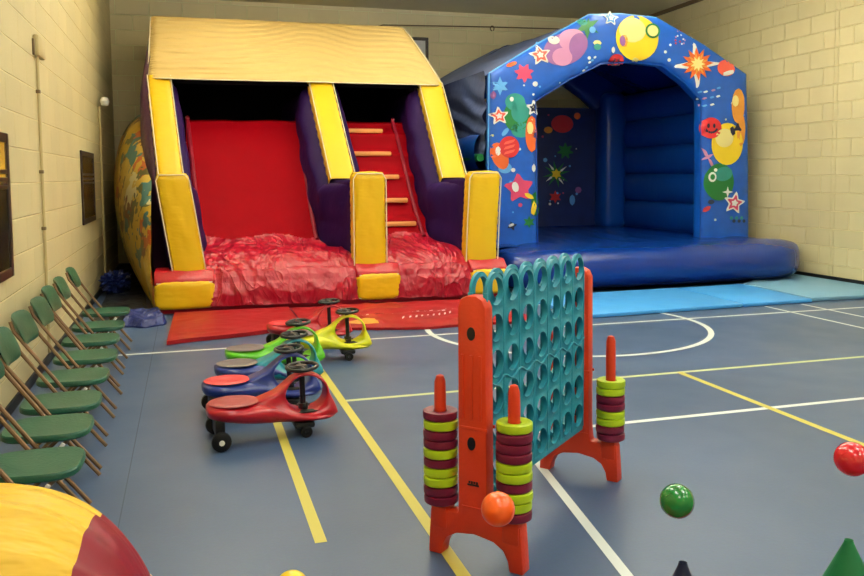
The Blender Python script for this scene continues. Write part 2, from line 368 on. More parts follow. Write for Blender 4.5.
# back wall: framed board, cable with its hook
t = thing('wall_board', 'white board in a thin dark frame high on the back wall behind the slide canopy', 'board', (4.2, YB, 3.5))
bm = B(); box(bm, (3.35, YB-.04, 3.4), (4.62, YB-.005, 4.36)); obj('panel', bm, 'board', t, world=True, smooth=False)
bm = B()
for a, b in (((3.3, YB-.06, 4.34), (4.68, YB, 4.4)), ((4.62, YB-.06, 3.36), (4.68, YB, 4.34)), ((3.3, YB-.06, 3.36), (3.36, YB, 4.34)), ((3.3, YB-.06, 3.3), (4.68, YB, 3.36))): box(bm, a, b, .01)
obj('frame', bm, 'frame', t, world=True, smooth=False)
t = thing('wall_cable', 'thin brown cable running along the top of the back wall with a small hook', 'cable', (6, YB, 4.6))
p0, p1, p2, p3 = atY(383, 25, YB-.03), atY(492, 27, YB-.03), atY(560, 29, YB-.03), atY(360, 31, YB-.03)
bm = B(); tube(bm, [p3, p0, p1, p2, atY(600, 30, YB-.03)], .012, 6); obj('cable', bm, 'pipedark', t, world=True)
bm = B(); tube(bm, [p1+Vector((.04*math.cos(a), -.01, .02-.05+.05*math.sin(a))) for a in [k*PI/6 for k in range(-2, 10)]], .01, 6); obj('hook', bm, 'pipedark', t, world=True)

# ceiling lamps added out of view to light the hall; each shines down and washes the ceiling
for i, x in enumerate((.6, 3.7, 6.8)):
    for j, y in enumerate((-1.8, 1.4, 4.6, 7.6, 10.2, 12.3)):
        hang = (.38, .38, .38, .38, .72, .14)[j]
        if j == 5 and i == 2: y = 11.6
        if j == 4 and i == 2: y = 9.5
        t = thing('added_ceiling_lamp', '%s unseen added ceiling lamp of the %s row' % (('hindmost', 'nearest', 'second nearest', 'third nearest', 'last but one', 'farthest')[j], ('left', 'middle', 'right')[i]), 'lamp', (x, y, ZC-hang-.07), 0, 'added ceiling lamps')
        bm = B(); box(bm, (-.12, -.75, 0), (.12, .75, .07), .01); obj('housing', bm, 'lampbody', t)
        tubes('hanger', [[(0, yy, .07), (0, yy, .07+hang)] for yy in (-.6, .6)], .006, 6, 'lampbody', t, False)
        for up in (0, 1):
            ld = bpy.data.lights.new('added_lamp_light', 'AREA'); ld.shape = 'RECTANGLE'; ld.size = .3; ld.size_y = 1.5
            ld.energy = ((34, 34, 34, 18, 4, 1)[j], (88, 88, 84, 84, 235, 110)[j])[up]; ld.color = (.965, .98, 1.0)  # up-facing lights added to even out walls and ceiling
            lo = bpy.data.objects.new('added_lamp_light', ld); COL.objects.link(lo); lo.parent = t; lo.location = (0, 0, (-.01, .09)[up]); lo.rotation_euler = ((0, PI)[up], 0, 0)
w = bpy.data.worlds.new('world'); SC.world = w; w.use_nodes = True; w.node_tree.nodes['Background'].inputs[0].default_value = (.9, .92, 1, 1); w.node_tree.nodes['Background'].inputs[1].default_value = .05

# ================================================================== THE SLIDE
S = thing('inflatable_slide', 'big yellow, red and purple inflatable slide with a cream yellow canopy against the back wall', 'bouncy slide', (1.85, 13, 0))
YP, YS, YT = 10.5, 11.65, 12.72       # post front, foot of the sloping strip, its top
def prof_top(Y): return interp([10.5, 11.6, 11.65, 12.72, 15.7], [1.62, 1.62, 1.62, 3.08, 3.08], Y)
def shL(c):    # the left wall leans out as it rises and runs a little outward to the back
    k = -.17*min(1, max(0, (c[2]-.5)/1.15)) if c[1] < 11.66 else -.17
    return (c[0]+k-.11*max(0, min(1, (c[1]-11.5)/1.2))*1.45, c[1], c[2])
def shM(c): return (c[0]-.1*max(0, min(1, (c[1]-10.6)/1.0))-.13*max(0, min(1, (c[1]-11.6)/1.1)), c[1], c[2])
def shR(c): return (c[0]+(.06*max(0, min(1, (c[2]-.7)/1.0)) if c[1] < 11.3 else 0)-.06*max(0, min(1, (c[1]-10.6)/2.1)), c[1], c[2])
walls = [('L', -.19, .18, shL), ('M', 2.06, 2.47, shM), ('R', 3.59, 4.02, shR)]
WP = [(YP+.06, 0), (YP+.06, 1.63), (YS, 1.60), (YT, 3.06), (15.7, 3.06), (15.7, 0)]
def inner_tiers(bm, xa, sgn, sh, dmax, mi=0):
    ys = [10.56, 10.9, 11.5, 12.3, 13.2, 14.6, 15.6]; ds = [.02, .12, .72, .78, .6, .6, .6]
    def f(u, v):
        Y = lerp(10.56, 15.6, u); zt = prof_top(Y)-.05; z = lerp(.3, zt, v)
        d = dmax*interp(ys, ds, Y)*(.86+.14*abs(math.sin(PI*(z-.45)/.58)))
        e = min(1, (1-v)/.12); d *= math.sqrt(max(0, 1-(1-e)**2))
        d += .012*nz(Y, z, xa, 4)
        return sh((xa+sgn*d, Y, z))
    grid(bm, f, 60, 48, mi, flip=sgn > 0)
for nm, xa, xb, sh in walls:
    bm = B(); prism(bm, WP, xa, xb, 'x', .05, 3, 0, sh)
    if nm in 'ML': inner_tiers(bm, xb-.03, 1, sh, .17 if nm == 'L' else .14)
    if nm in 'MR': inner_tiers(bm, xa+.03, -1, sh, .34)
    if nm == 'L':   # puffed outer face beside the front strip, reaching up beside the canopy
        def f(u, v):
            Y = lerp(10.56, 15.6, u); zt = prof_top(Y)-.04 if Y < 12.5 else interp([12.5, 12.75, 13.9, 15.6], [2.9, 3.25, 4.2, 4.2], Y); z = lerp(.3, zt, v)
            d = .11*min(1, (Y-10.56)/1.6)*math.sqrt(max(0, 1-(2*v-1)**6))
            q = sh((xa-d, Y, z)); return (q[0]+(.12*max(0, z-2.9)/1.3), q[1], q[2])
        grid(bm, f, 60, 40, 1, flip=False)
    obj('side_wall', bm, ['purple', 'maroonp'], S, world=True, label={'L': 'purple side wall at the left of the slide', 'M': 'purple wall between the two lanes', 'R': 'purple side wall at the right of the slide'}[nm])
    # front post (puffed), quilting made by shallow puckers along both edges
    bm = B()
    def postf(u, v, xa=xa, xb=xb):
        a = 2*PI*u; p = 5
        cx, cy_ = math.cos(a), math.sin(a); r = (abs(cx)**p+abs(cy_)**p)**(-1/p)
        z = lerp(.49, 1.70, v)
        pk = 1-.03*max(0, math.sin(z*60))**2*abs(cx*r)
        hw = (xb-xa)/2+.012; hw *= 1-.16*max(0, (v-.95)/.05)**2; e = 1-.25*(max(0, (v-.93)/.07))**2
        return sh(((xa+xb)/2+hw*cx*r*pk, YP+.12+.13*cy_*r*e*(1+.08*nz(z, a, 0, 3)), z+.02*(1-abs(cx*r)**2)*(v > .97)))
    grid(bm, postf, 32, 60, 0, closeu=True, flip=True)
    prism(bm, [(xa+.01, YP+.02), (xb-.01, YP+.02), (xb-.01, YP+.22), (xa+.01, YP+.22)], 1.62, 1.71, 'z', .03, 2, 0, sh)
    obj('front_post', bm, 'yellow', S, world=True)
    tubes('piping', [[sh((xa-.012, YP, .5)), sh((xa-.012, YP, 1.1)), sh((xa-.01, YP, 1.62)), sh((xa+.035, YP, 1.69)), sh((xb-.035, YP, 1.69)), sh((xb+.01, YP, 1.62)), sh((xb+.012, YP, 1.1)), sh((xb+.012, YP, .5))]], .008, 6, 'piping', S)
    # sloping strip
    n = Vector((0, -(3.06-1.6), YT-YS)).normalized()
    bm = B()
    x0, x1 = (xa-(.04 if nm == 'M' else 0), xb-(.09 if nm == 'M' else .05))
    def stripf(u, v):
        a = 2*PI*u; p = 6; cx, cy_ = math.cos(a), math.sin(a); r = (abs(cx)**p+abs(cy_)**p)**(-1/p)
        P = Vector((0, lerp(YS-.04, YT+.0, v), lerp(1.56, 3.06, v)))
        q = (x0+x1)/2+(x1-x0)/2*cx*r
        P += n*(.03+.09*cy_*r)
        pk = .006*math.sin(v*70)
        return sh((q+pk*cx, P.y, P.z+.004*nz(v*9, u*3)))
    grid(bm, stripf, 32, 50, 0, closeu=True, flip=True)
    obj('sloping_strip', bm, 'yellow', S, world=True)
    tubes('piping', [[sh(Vector((x, lerp(YS-.04, YT+.0, v), lerp(1.56, 3.06, v)))+n*.12) for v in (0, .25, .5, .75, 1)] for x in (x0, x1)], .008, 6, 'piping', S)
# base blocks
for nm, a, b in (('L', -.42, .29), ('M', 2.05, 2.64), ('R', 3.6, 4.13)):
    bm = B(); puff(bm, (a, 10.33, .06), (b, 10.75, .41), 7, 12, jit=.03); obj('base_block', bm, 'yellow', S, world=True)
    tubes('piping', [[(a+.03, 10.36, z), (b-.03, 10.36, z)] for z in (.09, .385)], .008, 6, 'piping', S)
    bm = B(); prism(bm, [(10.36, .36), (10.36, .42), (10.5, .53), (10.9, .53), (10.9, .3), (10.5, .3)], a+.0, b-.0, 'x', .03, 2); obj('base_band', bm, 'red', S, world=True)
# red plinth under everything
bm = B(); box(bm, (-.38, 10.42, .0), (4.08, 15.7, .3), .04, 2); obj('base', bm, 'red', S, world=True)

# the two lanes
LP = [(15.6, 2.5), (13.2, 2.52), (12.95, 2.46), (12.5, 1.92), (12.0, 1.25), (11.6, .82), (11.3, .68), (11.0, .67), (10.72, .6), (10.52, .47), (10.40, .26), (10.39, .07)]
def lane(x0, x1, mound, wr_amp):
    path = smooth_path([Vector((0, y, z)) for y, z in LP], 150)
    def f(u, v):
        i = v*150; k = min(int(i), 149); p = path[k].lerp(path[k+1], i-k)
        x = lerp(x0, x1, u); y, z = p.y, p.z
        e = 1-(2*u-1)**4
        m = max(0, min(1, (12.1-y)/1.1))             # how far onto the landing cushion
        z += m*(.05*e*mound)*(y > 10.45)
        if y < 10.5: y -= .05*e*m
        top = max(0, min(1, (y-11.8)/.5))
        w = (ridge(x*1.1, y*1.0+z, 3, 2.2)*.5+ridge(x, y-z*.6, 9, 5)*.3+ridge(x*1.6, (y+z)*.8, 1, 9)*.15)
        w2 = nz(x, y+z, 0, 1.5)*.035*top
        z += m*wr_amp*(w-.45)+w2; y += -m*wr_amp*.8*(w-.45)*(z < .6)
        return (x, y, z)
    return f
bm = B(); grid(bm, lane(0.0, 2.12, 1, .045), 110, 230); obj('sliding_lane', bm, 'redw', S, world=True, label='smooth red sliding lane with a creased landing cushion')
bm = B(); f0 = lane(2.38, 3.66, 1, .04)
def fstep(u, v):
    x, y, z = f0(u, v)
    if 11.7 < y < 12.95: z += .03*math.sin((z-.9)*2*PI/.32); y += .02*math.cos((z-.9)*2*PI/.32)
    return (x, y, z)
grid(bm, fstep, 80, 230); LN = obj('climbing_lane', bm, 'redw', S, world=True, label='red climbing lane crossed by tan rungs')
for _o in (LN,): pass
for _o in [c for c in S.children if c.name in ('sliding_lane', 'climbing_lane')]:
    _o.data.materials.append(M['redc'])
    for _p in _o.data.polygons:
        if _p.center.y+13 < 11.6+.12*nz(_p.center.x, 0, 0, 2): _p.material_index = 1
def lane_y(z):
    P = smooth_path([Vector((0, y, zz)) for y, zz in LP], 150)
    return min(P[:110], key=lambda q: abs(q.z-z)+(10 if q.y > 13 else 0)).y
for k, (xl, xr, py) in enumerate(((348.6, 382.6, 131), (355.5, 391, 153.7), (362, 399, 177), (370, 407.6, 200.5), (377, 416, 224))):
    Y = 12.7
    for _ in range(12): z = atY((xl+xr)/2, py, Y).z; Y = lerp(Y, lane_y(z)-.06, .6)
    a, b = atY(xl, py, Y), atY(xr, py, Y); z = (a.z+b.z)/2
    bm = B(); prism(bm, [(Y-.035, z-.035), (Y+.035, z-.035), (Y+.035, z+.035), (Y-.035, z+.035)], min(a.x, 2.42), b.x, 'x', .02, 2); obj('rung', bm, 'rung', S, world=True)
for xe, xt in ((1.72, 1.66), (3.28, 3.18), (.17, .02)):
    pth = [p for p in smooth_path([Vector((0, y, z)) for y, z in LP], 60) if 11.45 < p.y < 13.05]
    tubes('lane_edge', [[(lerp(xt, xe, (13.05-p.y)/1.6), p.y, p.z+.03) for p in pth]], .03, 8, 'infred', S)
# back and platform walls, shade of the interior put into their black
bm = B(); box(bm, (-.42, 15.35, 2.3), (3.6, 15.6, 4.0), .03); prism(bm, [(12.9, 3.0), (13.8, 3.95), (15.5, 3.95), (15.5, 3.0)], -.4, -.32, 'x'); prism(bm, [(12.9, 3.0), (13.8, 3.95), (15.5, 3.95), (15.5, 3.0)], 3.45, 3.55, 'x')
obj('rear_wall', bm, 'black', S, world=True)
bm = B(); box(bm, (1.95, 13.0, 2.3), (2.2, 15.4, 3.3), .04); obj('platform_divider', bm, 'purple', S, world=True)
# canopy: gathered cloth front, flat top, side flaps, black inner sheet for the shade beneath
CB = [(12.56, 3.08), (12.9, 3.42), (13.3, 3.78), (13.7, 4.10), (13.9, 4.2), (14.4, 4.24), (15.75, 4.2)]
cpath = smooth_path([Vector((0, y, z)) for y, z in CB], 60)
def canopyf(lift):
    def f(u, v):
        i = v*60; k = min(int(i), 59); p = cpath[k].lerp(cpath[k+1], i-k)
        hx = (p.z-3.1)/1.1
        xl = lerp(-.5, -.48, min(1, hx)); xr = lerp(3.93, 3.62, max(0, min(1, hx)))
        x = lerp(xl, xr, u)
        e = min(u, 1-u)
        wr = .012*math.sin((p.z*11+.5*nz(x, p.z, 0, .8)*6+.8*abs(x-1.8)**1.2)*6)*min(1, e*14)*(1 if p.z < 4.15 else .3)+.02*ridge(x*.35, p.z*3.2+x*.15, 4, 1.6)*min(1, e*14)*(1 if p.z < 4.15 else .3)
        wr += .012*nz(x*.7, p.z*6, 2, 2.2)
        s = -.10*math.sin(PI*u)*math.sin(PI*min(1, max(0, hx)))
        edge = .10*(1-min(1, e/.03))**2
        return (x, p.y+s*.5-wr+edge, p.z+s*.35*(1 if p.z > 3.2 else 0)-lift)
    return f
bm = B(); grid(bm, canopyf(0), 140, 260)
def flap(X, sgn):
    def f(u, v):
        i = u*60; k = min(int(i), 59); p = cpath[k].lerp(cpath[k+1], i-k)
        hx = (p.z-3.1)/1.1; x = (lerp(-.5, -.48, min(1, hx)) if sgn < 0 else lerp(3.93, 3.62, max(0, min(1, hx))))
        return (x+sgn*.0, lerp(p.y+.10, max(p.y, 12.7), v), lerp(p.z, 3.0, v))
    return f
grid(bm, flap(-.45, -1), 40, 6, 1); grid(bm, flap(3.9, 1), 40, 6, 1)
cn = obj('canopy', bm, ['canopy', 'maroonp'], S, world=True, label='cream yellow gathered cloth canopy', weld=False)
bm = B(); grid(bm, canopyf(.06), 20, 30); bmesh.ops.translate(bm, vec=(0, .08, 0), verts=bm.verts); obj('canopy_shade', bm, 'black', S, world=True)
_cf = canopyf(0)
tubes('piping', [[Vector(_cf(u/24, 0))+Vector((0, -.008, -.004)) for u in range(25)]]+[[Vector(_cf(sx, v/30))+Vector((0, -.012, .006)) for v in range(0, 31)] for sx in (0, 1)], .010, 6, 'piping', S)
# printed flank bulging out toward the left wall
bm = B()
def flank(u, v):
    Y = lerp(10.44, 15.7, u)
    zt = interp([10.42, 10.8, 11.6, 12.4, 13.2, 14, 15.7], [.38, .7, 1.5, 2.1, 2.55, 2.75, 2.8], Y)
    xo = interp([10.42, 11.2, 12.2, 13.2, 14.2, 15.7], [-.41, -.56, -.84, -1.04, -1.13, -1.14], Y)
    xc = interp([10.42, 11.2, 15.5], [-.40, -.47, -.93], Y)
    xi = -.46; zm = zt*.52; z = zt*v
    if z < zm: x = lerp(xc, xo, math.sin(PI/2*z/zm)**.8)
    else: q = (z-zm)/(zt-zm); x = lerp(xi, xo, math.sqrt(max(0, 1-q**2.4)))
    return (x+.012*nz(Y, z, 0, 3), Y, z)
grid(bm, flank, 60, 30, flip=True)
obj('printed_flank', bm, 'side', S, world=True, label='ochre vinyl flank printed with coloured cartoon shapes')

# ------------------------------------------------------------------ mats and sheets on the floor
def crumple_sheet(name, label, cat, poly_fn, nu, nv, m, amp, thick=.03, group=None, s=4):
    bm = B()
    def f(u, v):
        x, y = poly_fn(u, v); e = min(1, min(u, 1-u, v, 1-v)*12)
        return (x, y, thick+e*amp*max(0, .3+ridge(x, y, 5, s)*.7))
    grid(bm, f, nu, nv)
    def g(u, v): x, y = poly_fn(u, v); return (x, y, .004)
    # skirt
    for k, (fa, n) in enumerate(((lambda t: (t, 0), nu), (lambda t: (t, 1), nu), (lambda t: (0, t), nv), (lambda t: (1, t), nv))):
        def h(t, w, fa=fa): a, b = fa(t); p = Vector(f(a, b)); q = Vector(g(a, b)); return p.lerp(q, w)
        grid(bm, h, n, 1)
    o = obj(name, bm, m); bmx = None
    return tag(o, label, cat, group)
crumple_sheet('safety_mat', 'bright red flat safety mat on the floor before the sliding lane', 'mat', lambda u, v: (lerp(-.24, 1.16, u)+.05*v*(1-u), lerp(8.47+.42*u+.02*math.sin(u*9), 10.28, v)), 60, 50, M['matred'], .012, .045)
t = thing('safety_mat', 'red padded mat with faded white markings before the climbing lane', 'mat', (2.7, 9.4, 0))
bm = B()
def rm(u, v):
    x, y = lerp(1.19, 3.75, u), lerp(8.75-.27*min(1, u*2)+.03*math.sin(u*11), 10.26, v); e = min(1, min(u, 1-u, v, 1-v)*10)
    return (x, y, .03+e*.05*max(0, .2+ridge(x, y, 2, 2.5)*.7)*(1.2-u*.6))
grid(bm, rm, 90, 50, 0)
for k in range(40):
    u0, v0 = k/40, 0
    a, b = Vector(rm(k/40, 0)), Vector(rm((k+1)/40, 0)); q = [bm.verts.new(p) for p in (a, b, (b.x, b.y, .003), (a.x, a.y, .003))]; bm.faces.new(q[::-1])
obj('pad', bm, 'matred', t, world=True, weld=False)
bm = B()
random.seed(3)
for k in range(24):
    u0 = lerp(.18, .85, k/23)+random.uniform(-.01, .01); v0 = .42+random.uniform(-.03, .05); w = random.uniform(.006, .02); hh = random.uniform(.01, .05)
    q = [Vector(rm(a, b))+Vector((0, 0, .006)) for a, b in ((u0, v0), (u0+w, v0+.01), (u0+w*1.2, v0+hh), (u0+.004, v0+hh*.8))]
    bm.faces.new([bm.verts.new(p) for p in q])
for k in range(9):
    u0 = lerp(.42, .66, k/8); v0 = .2+.1*k/8+random.uniform(-.02, .02)
    q = [Vector(rm(a, b))+Vector((0, 0, .006)) for a, b in ((u0, v0), (u0+.014, v0+.03), (u0+.022, v0+.075), (u0+.008, v0+.05))]
    bm.faces.new([bm.verts.new(p) for p in q])
obj('faded_marking', bm, 'p_white', t, world=True, label='worn white print strokes', smooth=False, weld=False)
bm = B(); gx = lambda u, v: Vector(rm(lerp(.12, .3, u), lerp(.06, .2, v)))+Vector((0, 0, .005)); grid(bm, lambda u, v: gx(u, v), 12, 6)
obj('faded_marking', bm, 'p_amb', t, world=True, label='worn tan print patch')
crumple_sheet('tarpaulin', 'crumpled dark blue tarpaulin on the floor by the front left corner of the slide', 'tarpaulin', lambda u, v: (lerp(-.78+.1*v, -.3-.05*v, u)+.04*math.sin(v*7), lerp(9.6+.06*math.sin(u*8), 10.3, v)), 36, 30, M['tarp'], .11, .02)
crumple_sheet('dark_floor_patch', 'near black patch along the floor in the gap between slide and left wall', 'sheet', lambda u, v: (lerp(XL+.04+.12*(1-v), -.46-.4*v, u), lerp(9.9, 15.9, v)), 20, 70, M['darkpatch'], .05, .01)  # near black crumpled patch added over the floor of the gap
bm = B(); puff(bm, (-1.2, 12.2, .04), (-.84, 12.8, .32), 2.6, 12, jit=.5); tag(obj('bag', bm, 'tarp'), 'navy blue stuffed bag on the dark patch between slide and left wall', 'bag')

# ================================================================== BOUNCY CASTLE
C = thing('bouncy_castle', 'blue bouncy castle with party prints on its front arch, right of the slide', 'bouncy castle', (6.6, 13, 0))
YC = 11.7
OUT = [(4.41, .55), (4.39, 1.9), (4.41, 3.19), (5.24, 3.68), (6.05, 4.13), (6.6, 4.17), (7.24, 4.14), (8.08, 3.76), (8.92, 3.3), (8.99, 1.9), (9.03, .55)]
INN = [(5.17, .55), (5.15, 1.9), (5.13, 2.78), (5.7, 3.12), (6.25, 3.38), (6.75, 3.42), (7.32, 3.38), (7.73, 3.12), (8.04, 2.85), (8.06, 1.9), (8.07, .55)]
NS = 10*8
def seg(PL, s):
    i = min(int(s*10), 9); t = s*10-i; return lerp(PL[i][0], PL[i+1][0], t), lerp(PL[i][1], PL[i+1][1], t)
HT = .16
def front_y(t): return YC + HT*(1-(max(0, 1-abs(t)**5))**(1/2.5))*.8
def arch(u, v):
    s, a = u, 2*PI*v; cx, cy_ = math.cos(a), math.sin(a); p = 4.5; r = (abs(cx)**p+abs(cy_)**p)**(-1/p); tt = cx*r
    o, n = seg(OUT, s), seg(INN, s); k = (tt+1)/2
    x, z = lerp(o[0], n[0], k), lerp(o[1], n[1], k)
    return (x, YC+HT+HT*cy_*r, z)
SAMP = []
for i in range(161):
    for j in range(21):
        s, t_ = i/160, j/10-1; o, n = seg(OUT, s), seg(INN, s); SAMP.append((lerp(o[0], n[0], (t_+1)/2), lerp(o[1], n[1], (t_+1)/2), t_))
def surf_y(x, z):
    b = min(SAMP, key=lambda q: (q[0]-x)**2+(q[1]-z)**2); t_ = abs(b[2])
    d = math.hypot(b[0]-x, b[1]-z)
    # the superellipse front
    t_ = min(.985, t_); return YC+HT-HT*(1-t_**4.5)**(1/4.5), d
abm = B()
grid(abm, arch, 120, 40, 0)
for s in (0, 1):
    ring = [arch(s, j/40) for j in range(40)]; abm.faces.new([abm.verts.new(p) for p in ring])
PM = ['print', 'p_star', 'p_white', 'p_yel', 'p_green', 'p_teal', 'p_pur', 'p_lil', 'p_org', 'p_red', 'p_pink', 'p_dk', 'p_lb', 'p_amb', 'p_pale', 'piping']
PI_ = {n: i for i, n in enumerate(PM)}
def decal(bm, px_, py_, rad, m, layer=1, n=28, ydef=None, sy=None):
    """a printed shape centred on the pixel, rad(theta) in pixels; follows the puffed surface"""
    P = atY(px_, py_, YC); sc = (atY(px_+1, py_, YC)-P).length; sx = sc
    def pt(r, a):
        x = P.x+r*math.cos(a)*sc*1.12; z = P.z+r*math.sin(a)*sc
        y, d = surf_y(x, z) if ydef is None else (ydef, 0)
        return None if d > .05 else Vector((x, y-.004*layer-.003, z))
    K = 3; c = pt(0, 0)
    if c is None: return
    cv = bm.verts.new(c); prev = [None]*n
    for k in range(1, K+1):
        cur = []
        for i in range(n):
            a = 2*PI*i/n; q = pt(rad(a)*k/K, a); cur.append(bm.verts.new(q) if q is not None else None)
        for i in range(n):
            j = (i+1) % n
            q = [cv, cur[i], cur[j]] if k == 1 else [prev[i], cur[i], cur[j], prev[j]]
            if all(v is not None for v in q): bm.faces.new(q).material_index = PI_[m]
        prev = cur
def circ(r): return lambda a: r
def ell(rx, ry, rot=0):
    return lambda a: rx*ry/math.hypot(ry*math.cos(a-rot), rx*math.sin(a-rot))
def star(R, r, n=5, rot=PI/2):
    def f(a):
        t = ((a-rot) % (2*PI/n))/(2*PI/n); t = abs(t-.5)*2      # 1 at tip
        # straight edge between tip and valley
        A = PI/n; x1, y1 = R, 0; x2, y2 = r*math.cos(A), r*math.sin(A); th = (1-t)*A
        dx, dy = x2-x1, y2-y1; den = math.cos(th)*dy-math.sin(th)*dx
        return (x1*dy-y1*dx)/den
    return f
def D(*a, **k): decal(abm, *a, **k)
def star_print(x, y, R, m, rot=PI/2, lw=.72):
    D(x, y, star(R, R*.45, rot=rot), 'p_white', 2, n=40); D(x, y, star(R*lw, R*.45*lw, rot=rot), m, 3, n=40); D(x, y, star(R*.35, R*.18, rot=rot), 'p_white' if m != 'p_white' else 'p_dk', 4, n=20)
def balloon(x, y, rx, ry, m, hl=True, rot=0, layer=2):
    D(x, y, ell(rx, ry, rot), m, layer)
    if hl: D(x-rx*.4, y-ry*.35, ell(rx*.2, ry*.28), 'p_white', layer+1, n=12)
def smiley(x, y, r, m):
    D(x, y, circ(r), m, 3); D(x-r*.3, y-r*.25, ell(r*.12, r*.25), 'p_dk', 4, n=10); D(x+r*.3, y-r*.25, ell(r*.12, r*.25), 'p_dk', 4, n=10)
    for k in range(7):
        a = math.radians(200+k*23.3); D(x+r*.6*math.cos(a), y-r*.5*math.sin(a), circ(r*.12), 'p_dk', 4, n=8)
# left column, from the top down
D(500, 86, star(9, 4, 6), 'p_lb', 1); D(524, 73, star(11, 5, 7, .3), 'p_pink', 1); D(512, 64, ell(5, 2, .4), 'p_org', 2)
D(535, 84, circ(2.5), 'p_white', 2, n=8); D(494, 95, ell(2, 4), 'p_pur', 2, n=8)
star_print(540, 55, 11, 'p_star', rot=PI/2+.2)
D(565, 49, ell(20, 14, .4), 'p_pur', 1); D(572, 40, ell(12, 10, .2), 'p_lil', 2); D(562, 57, ell(9, 8), 'p_lil', 2); D(554, 40, ell(5, 4), 'p_white', 3, n=12); D(578, 45, ell(8, 11, -.3), 'p_pur', 3)
D(587, 26, star(12, 5, 6), 'p_green', 2, n=36); D(583, 22, ell(4, 3), 'p_teal', 3); D(592, 30, circ(3), 'p_lb', 4, n=10)
star_print(611, 18, 8, 'p_lb', rot=PI/2-.1)
balloon(515, 102, 9, 8, 'p_teal'); D(517, 116, ell(12, 15), 'p_green', 1); D(520, 112, ell(8, 10), 'p_teal', 2); D(521, 130, ell(9, 7), 'p_teal', 1)
star_print(499, 116, 10, 'p_star', rot=PI/2+.1)
D(534, 108, star(9, 4, 5, PI/2), 'p_white', 2, n=30); D(534, 108, star(5, 2.4, 5, PI/2), 'p_dk', 3, n=30)
D(532, 134, ell(6, 17), 'p_org', 2); D(530, 128, ell(3, 6), 'p_pale', 3, n=14)
D(500, 156, ell(7, 13, .3), 'p_org', 2); D(498, 151, ell(2.2, 4.5), 'p_white', 3, n=12); D(509, 147, ell(9, 10), 'p_red', 3)
for k in range(3): D(509, 142+k*5, ell(8, 1.2, .3), 'p_star', 4, n=14)
D(505, 132, ell(5, 2, .9), 'p_lb', 2, n=12)
D(519, 188, star(15, 8, 5, PI/2+.1), 'p_pink', 2, n=40); D(515, 187, ell(3, 5, .2), 'p_white', 3, n=12); D(513, 170, circ(2), 'p_white', 2, n=8)
D(505, 168, ell(6, 5), 'p_lb', 1); D(534, 168, ell(2, 4), 'p_white', 2, n=8)
D(536, 204, ell(4, 12, .1), 'p_green', 2, n=16); D(534, 208, ell(2.5, 8, -.2), 'p_yel', 3, n=12); D(529, 196, ell(5, 2, -.5), 'p_yel', 3, n=12); D(512, 226, star(6, 2, 4, .3), 'p_dk', 2, n=16); D(511, 225, ell(4, 1.2, .4), 'p_white', 3, n=8); D(529, 222, star(6, 3, 6), 'p_green', 2, n=24)
D(520, 205, circ(2), 'p_pink', 2, n=8)
# the arch
balloon(637, 38, 19, 20, 'p_yel', hl=False); D(632, 30, ell(12, 11), 'p_pale', 3); D(641, 50, ell(9, 8), 'p_yel', 4); D(652, 31, circ(6.5), 'p_green', 5); D(652, 31, circ(4.8), 'p_pale', 6); D(636, 60, ell(3, 2.5), 'p_pale', 3, n=8); D(624, 41, ell(3, 6), 'p_amb', 3, n=10)
D(622, 41, ell(2.5, 5, .1), 'p_pur', 4, n=12)
smiley(617, 62, 7, 'p_red'); D(613, 50, ell(1.6, 3), 'p_white', 2, n=8); D(597, 43, ell(4, 2.5), 'p_pale', 2, n=8); D(597, 47, ell(3.5, 3), 'p_teal', 3, n=8)
random.seed(11)
for k in range(9): D(574+k*2.6, 84-k*3.4+random.uniform(-2, 2), ell(1.6, 1.0, .6), 'p_lb' if k % 2 else 'p_white', 2, n=8)
for x, y, r in ((589, 58, 1.6), (665, 52, 1.4), (669, 60, 1.6), (670, 45, 1.2), (655, 70, 2)): D(x, y, circ(r), 'p_white', 2, n=8)
D(663, 70, star(6, 2.4, 4), 'p_dk', 2, n=16)
D(696, 65, star(26, 5, 4, .1), 'p_white', 2, n=64); D(697, 64, star(15, 8, 12, .1), 'p_org', 3, n=72); D(697, 64, star(12, 4, 9, .4), 'p_amb', 4, n=72); D(697, 64, star(7, 3.5, 9, 0), 'p_pale', 5, n=54)
for k in range(12): D(680+random.uniform(-5, 5), 40+random.uniform(-6, 6)+(k-6)*.8, circ(.9), ('p_red', 'p_lil', 'p_white')[k % 3], 2, n=6)
D(726, 68, ell(8, 7), 'p_star', 3); D(728, 73, ell(7, 1.8, .3), 'p_white', 4, n=12)
for k in range(11): D(700+(k % 4)*6+random.uniform(-1, 1), 92+(k//4)*7+random.uniform(-1, 1)-(k % 4)*1.2, ell(2.6, .9, .3), ('p_lb', 'p_white', 'p_lil')[k % 3], 2, n=8)
# right column
D(738, 106, ell(6, 15), 'p_amb', 2); D(735, 101, ell(3, 5), 'p_pale', 3, n=12); D(741, 130, ell(4, 14), 'p_amb', 2)
smiley(711, 128, 9, 'p_red')
balloon(727, 144, 14, 18, 'p_yel', hl=False); D(724, 138, ell(8, 8), 'p_pale', 3); D(737, 128, star(6, 2, 3), 'p_dk', 4, n=18); D(732, 131, ell(2, 5, .3), 'p_dk', 4, n=8)
for (x, y, rt) in ((706, 153, -1.1), (708, 157, .5), (711, 163, -1.1)): D(x, y, ell(6, 1.2, rt), 'p_lil', 2, n=12)
D(719, 182, ell(13, 16), 'p_green', 2); D(723, 174, ell(8, 6, .2), 'p_teal', 3); D(712, 177, ell(3.4, 4.4), 'p_white', 4, n=14); D(712, 177, ell(2, 2.6), 'p_green', 5, n=10); D(715, 170, circ(1.6), 'p_white', 4, n=8)
D(727, 192, star(5, 1.5, 4), 'p_white', 4, n=16)
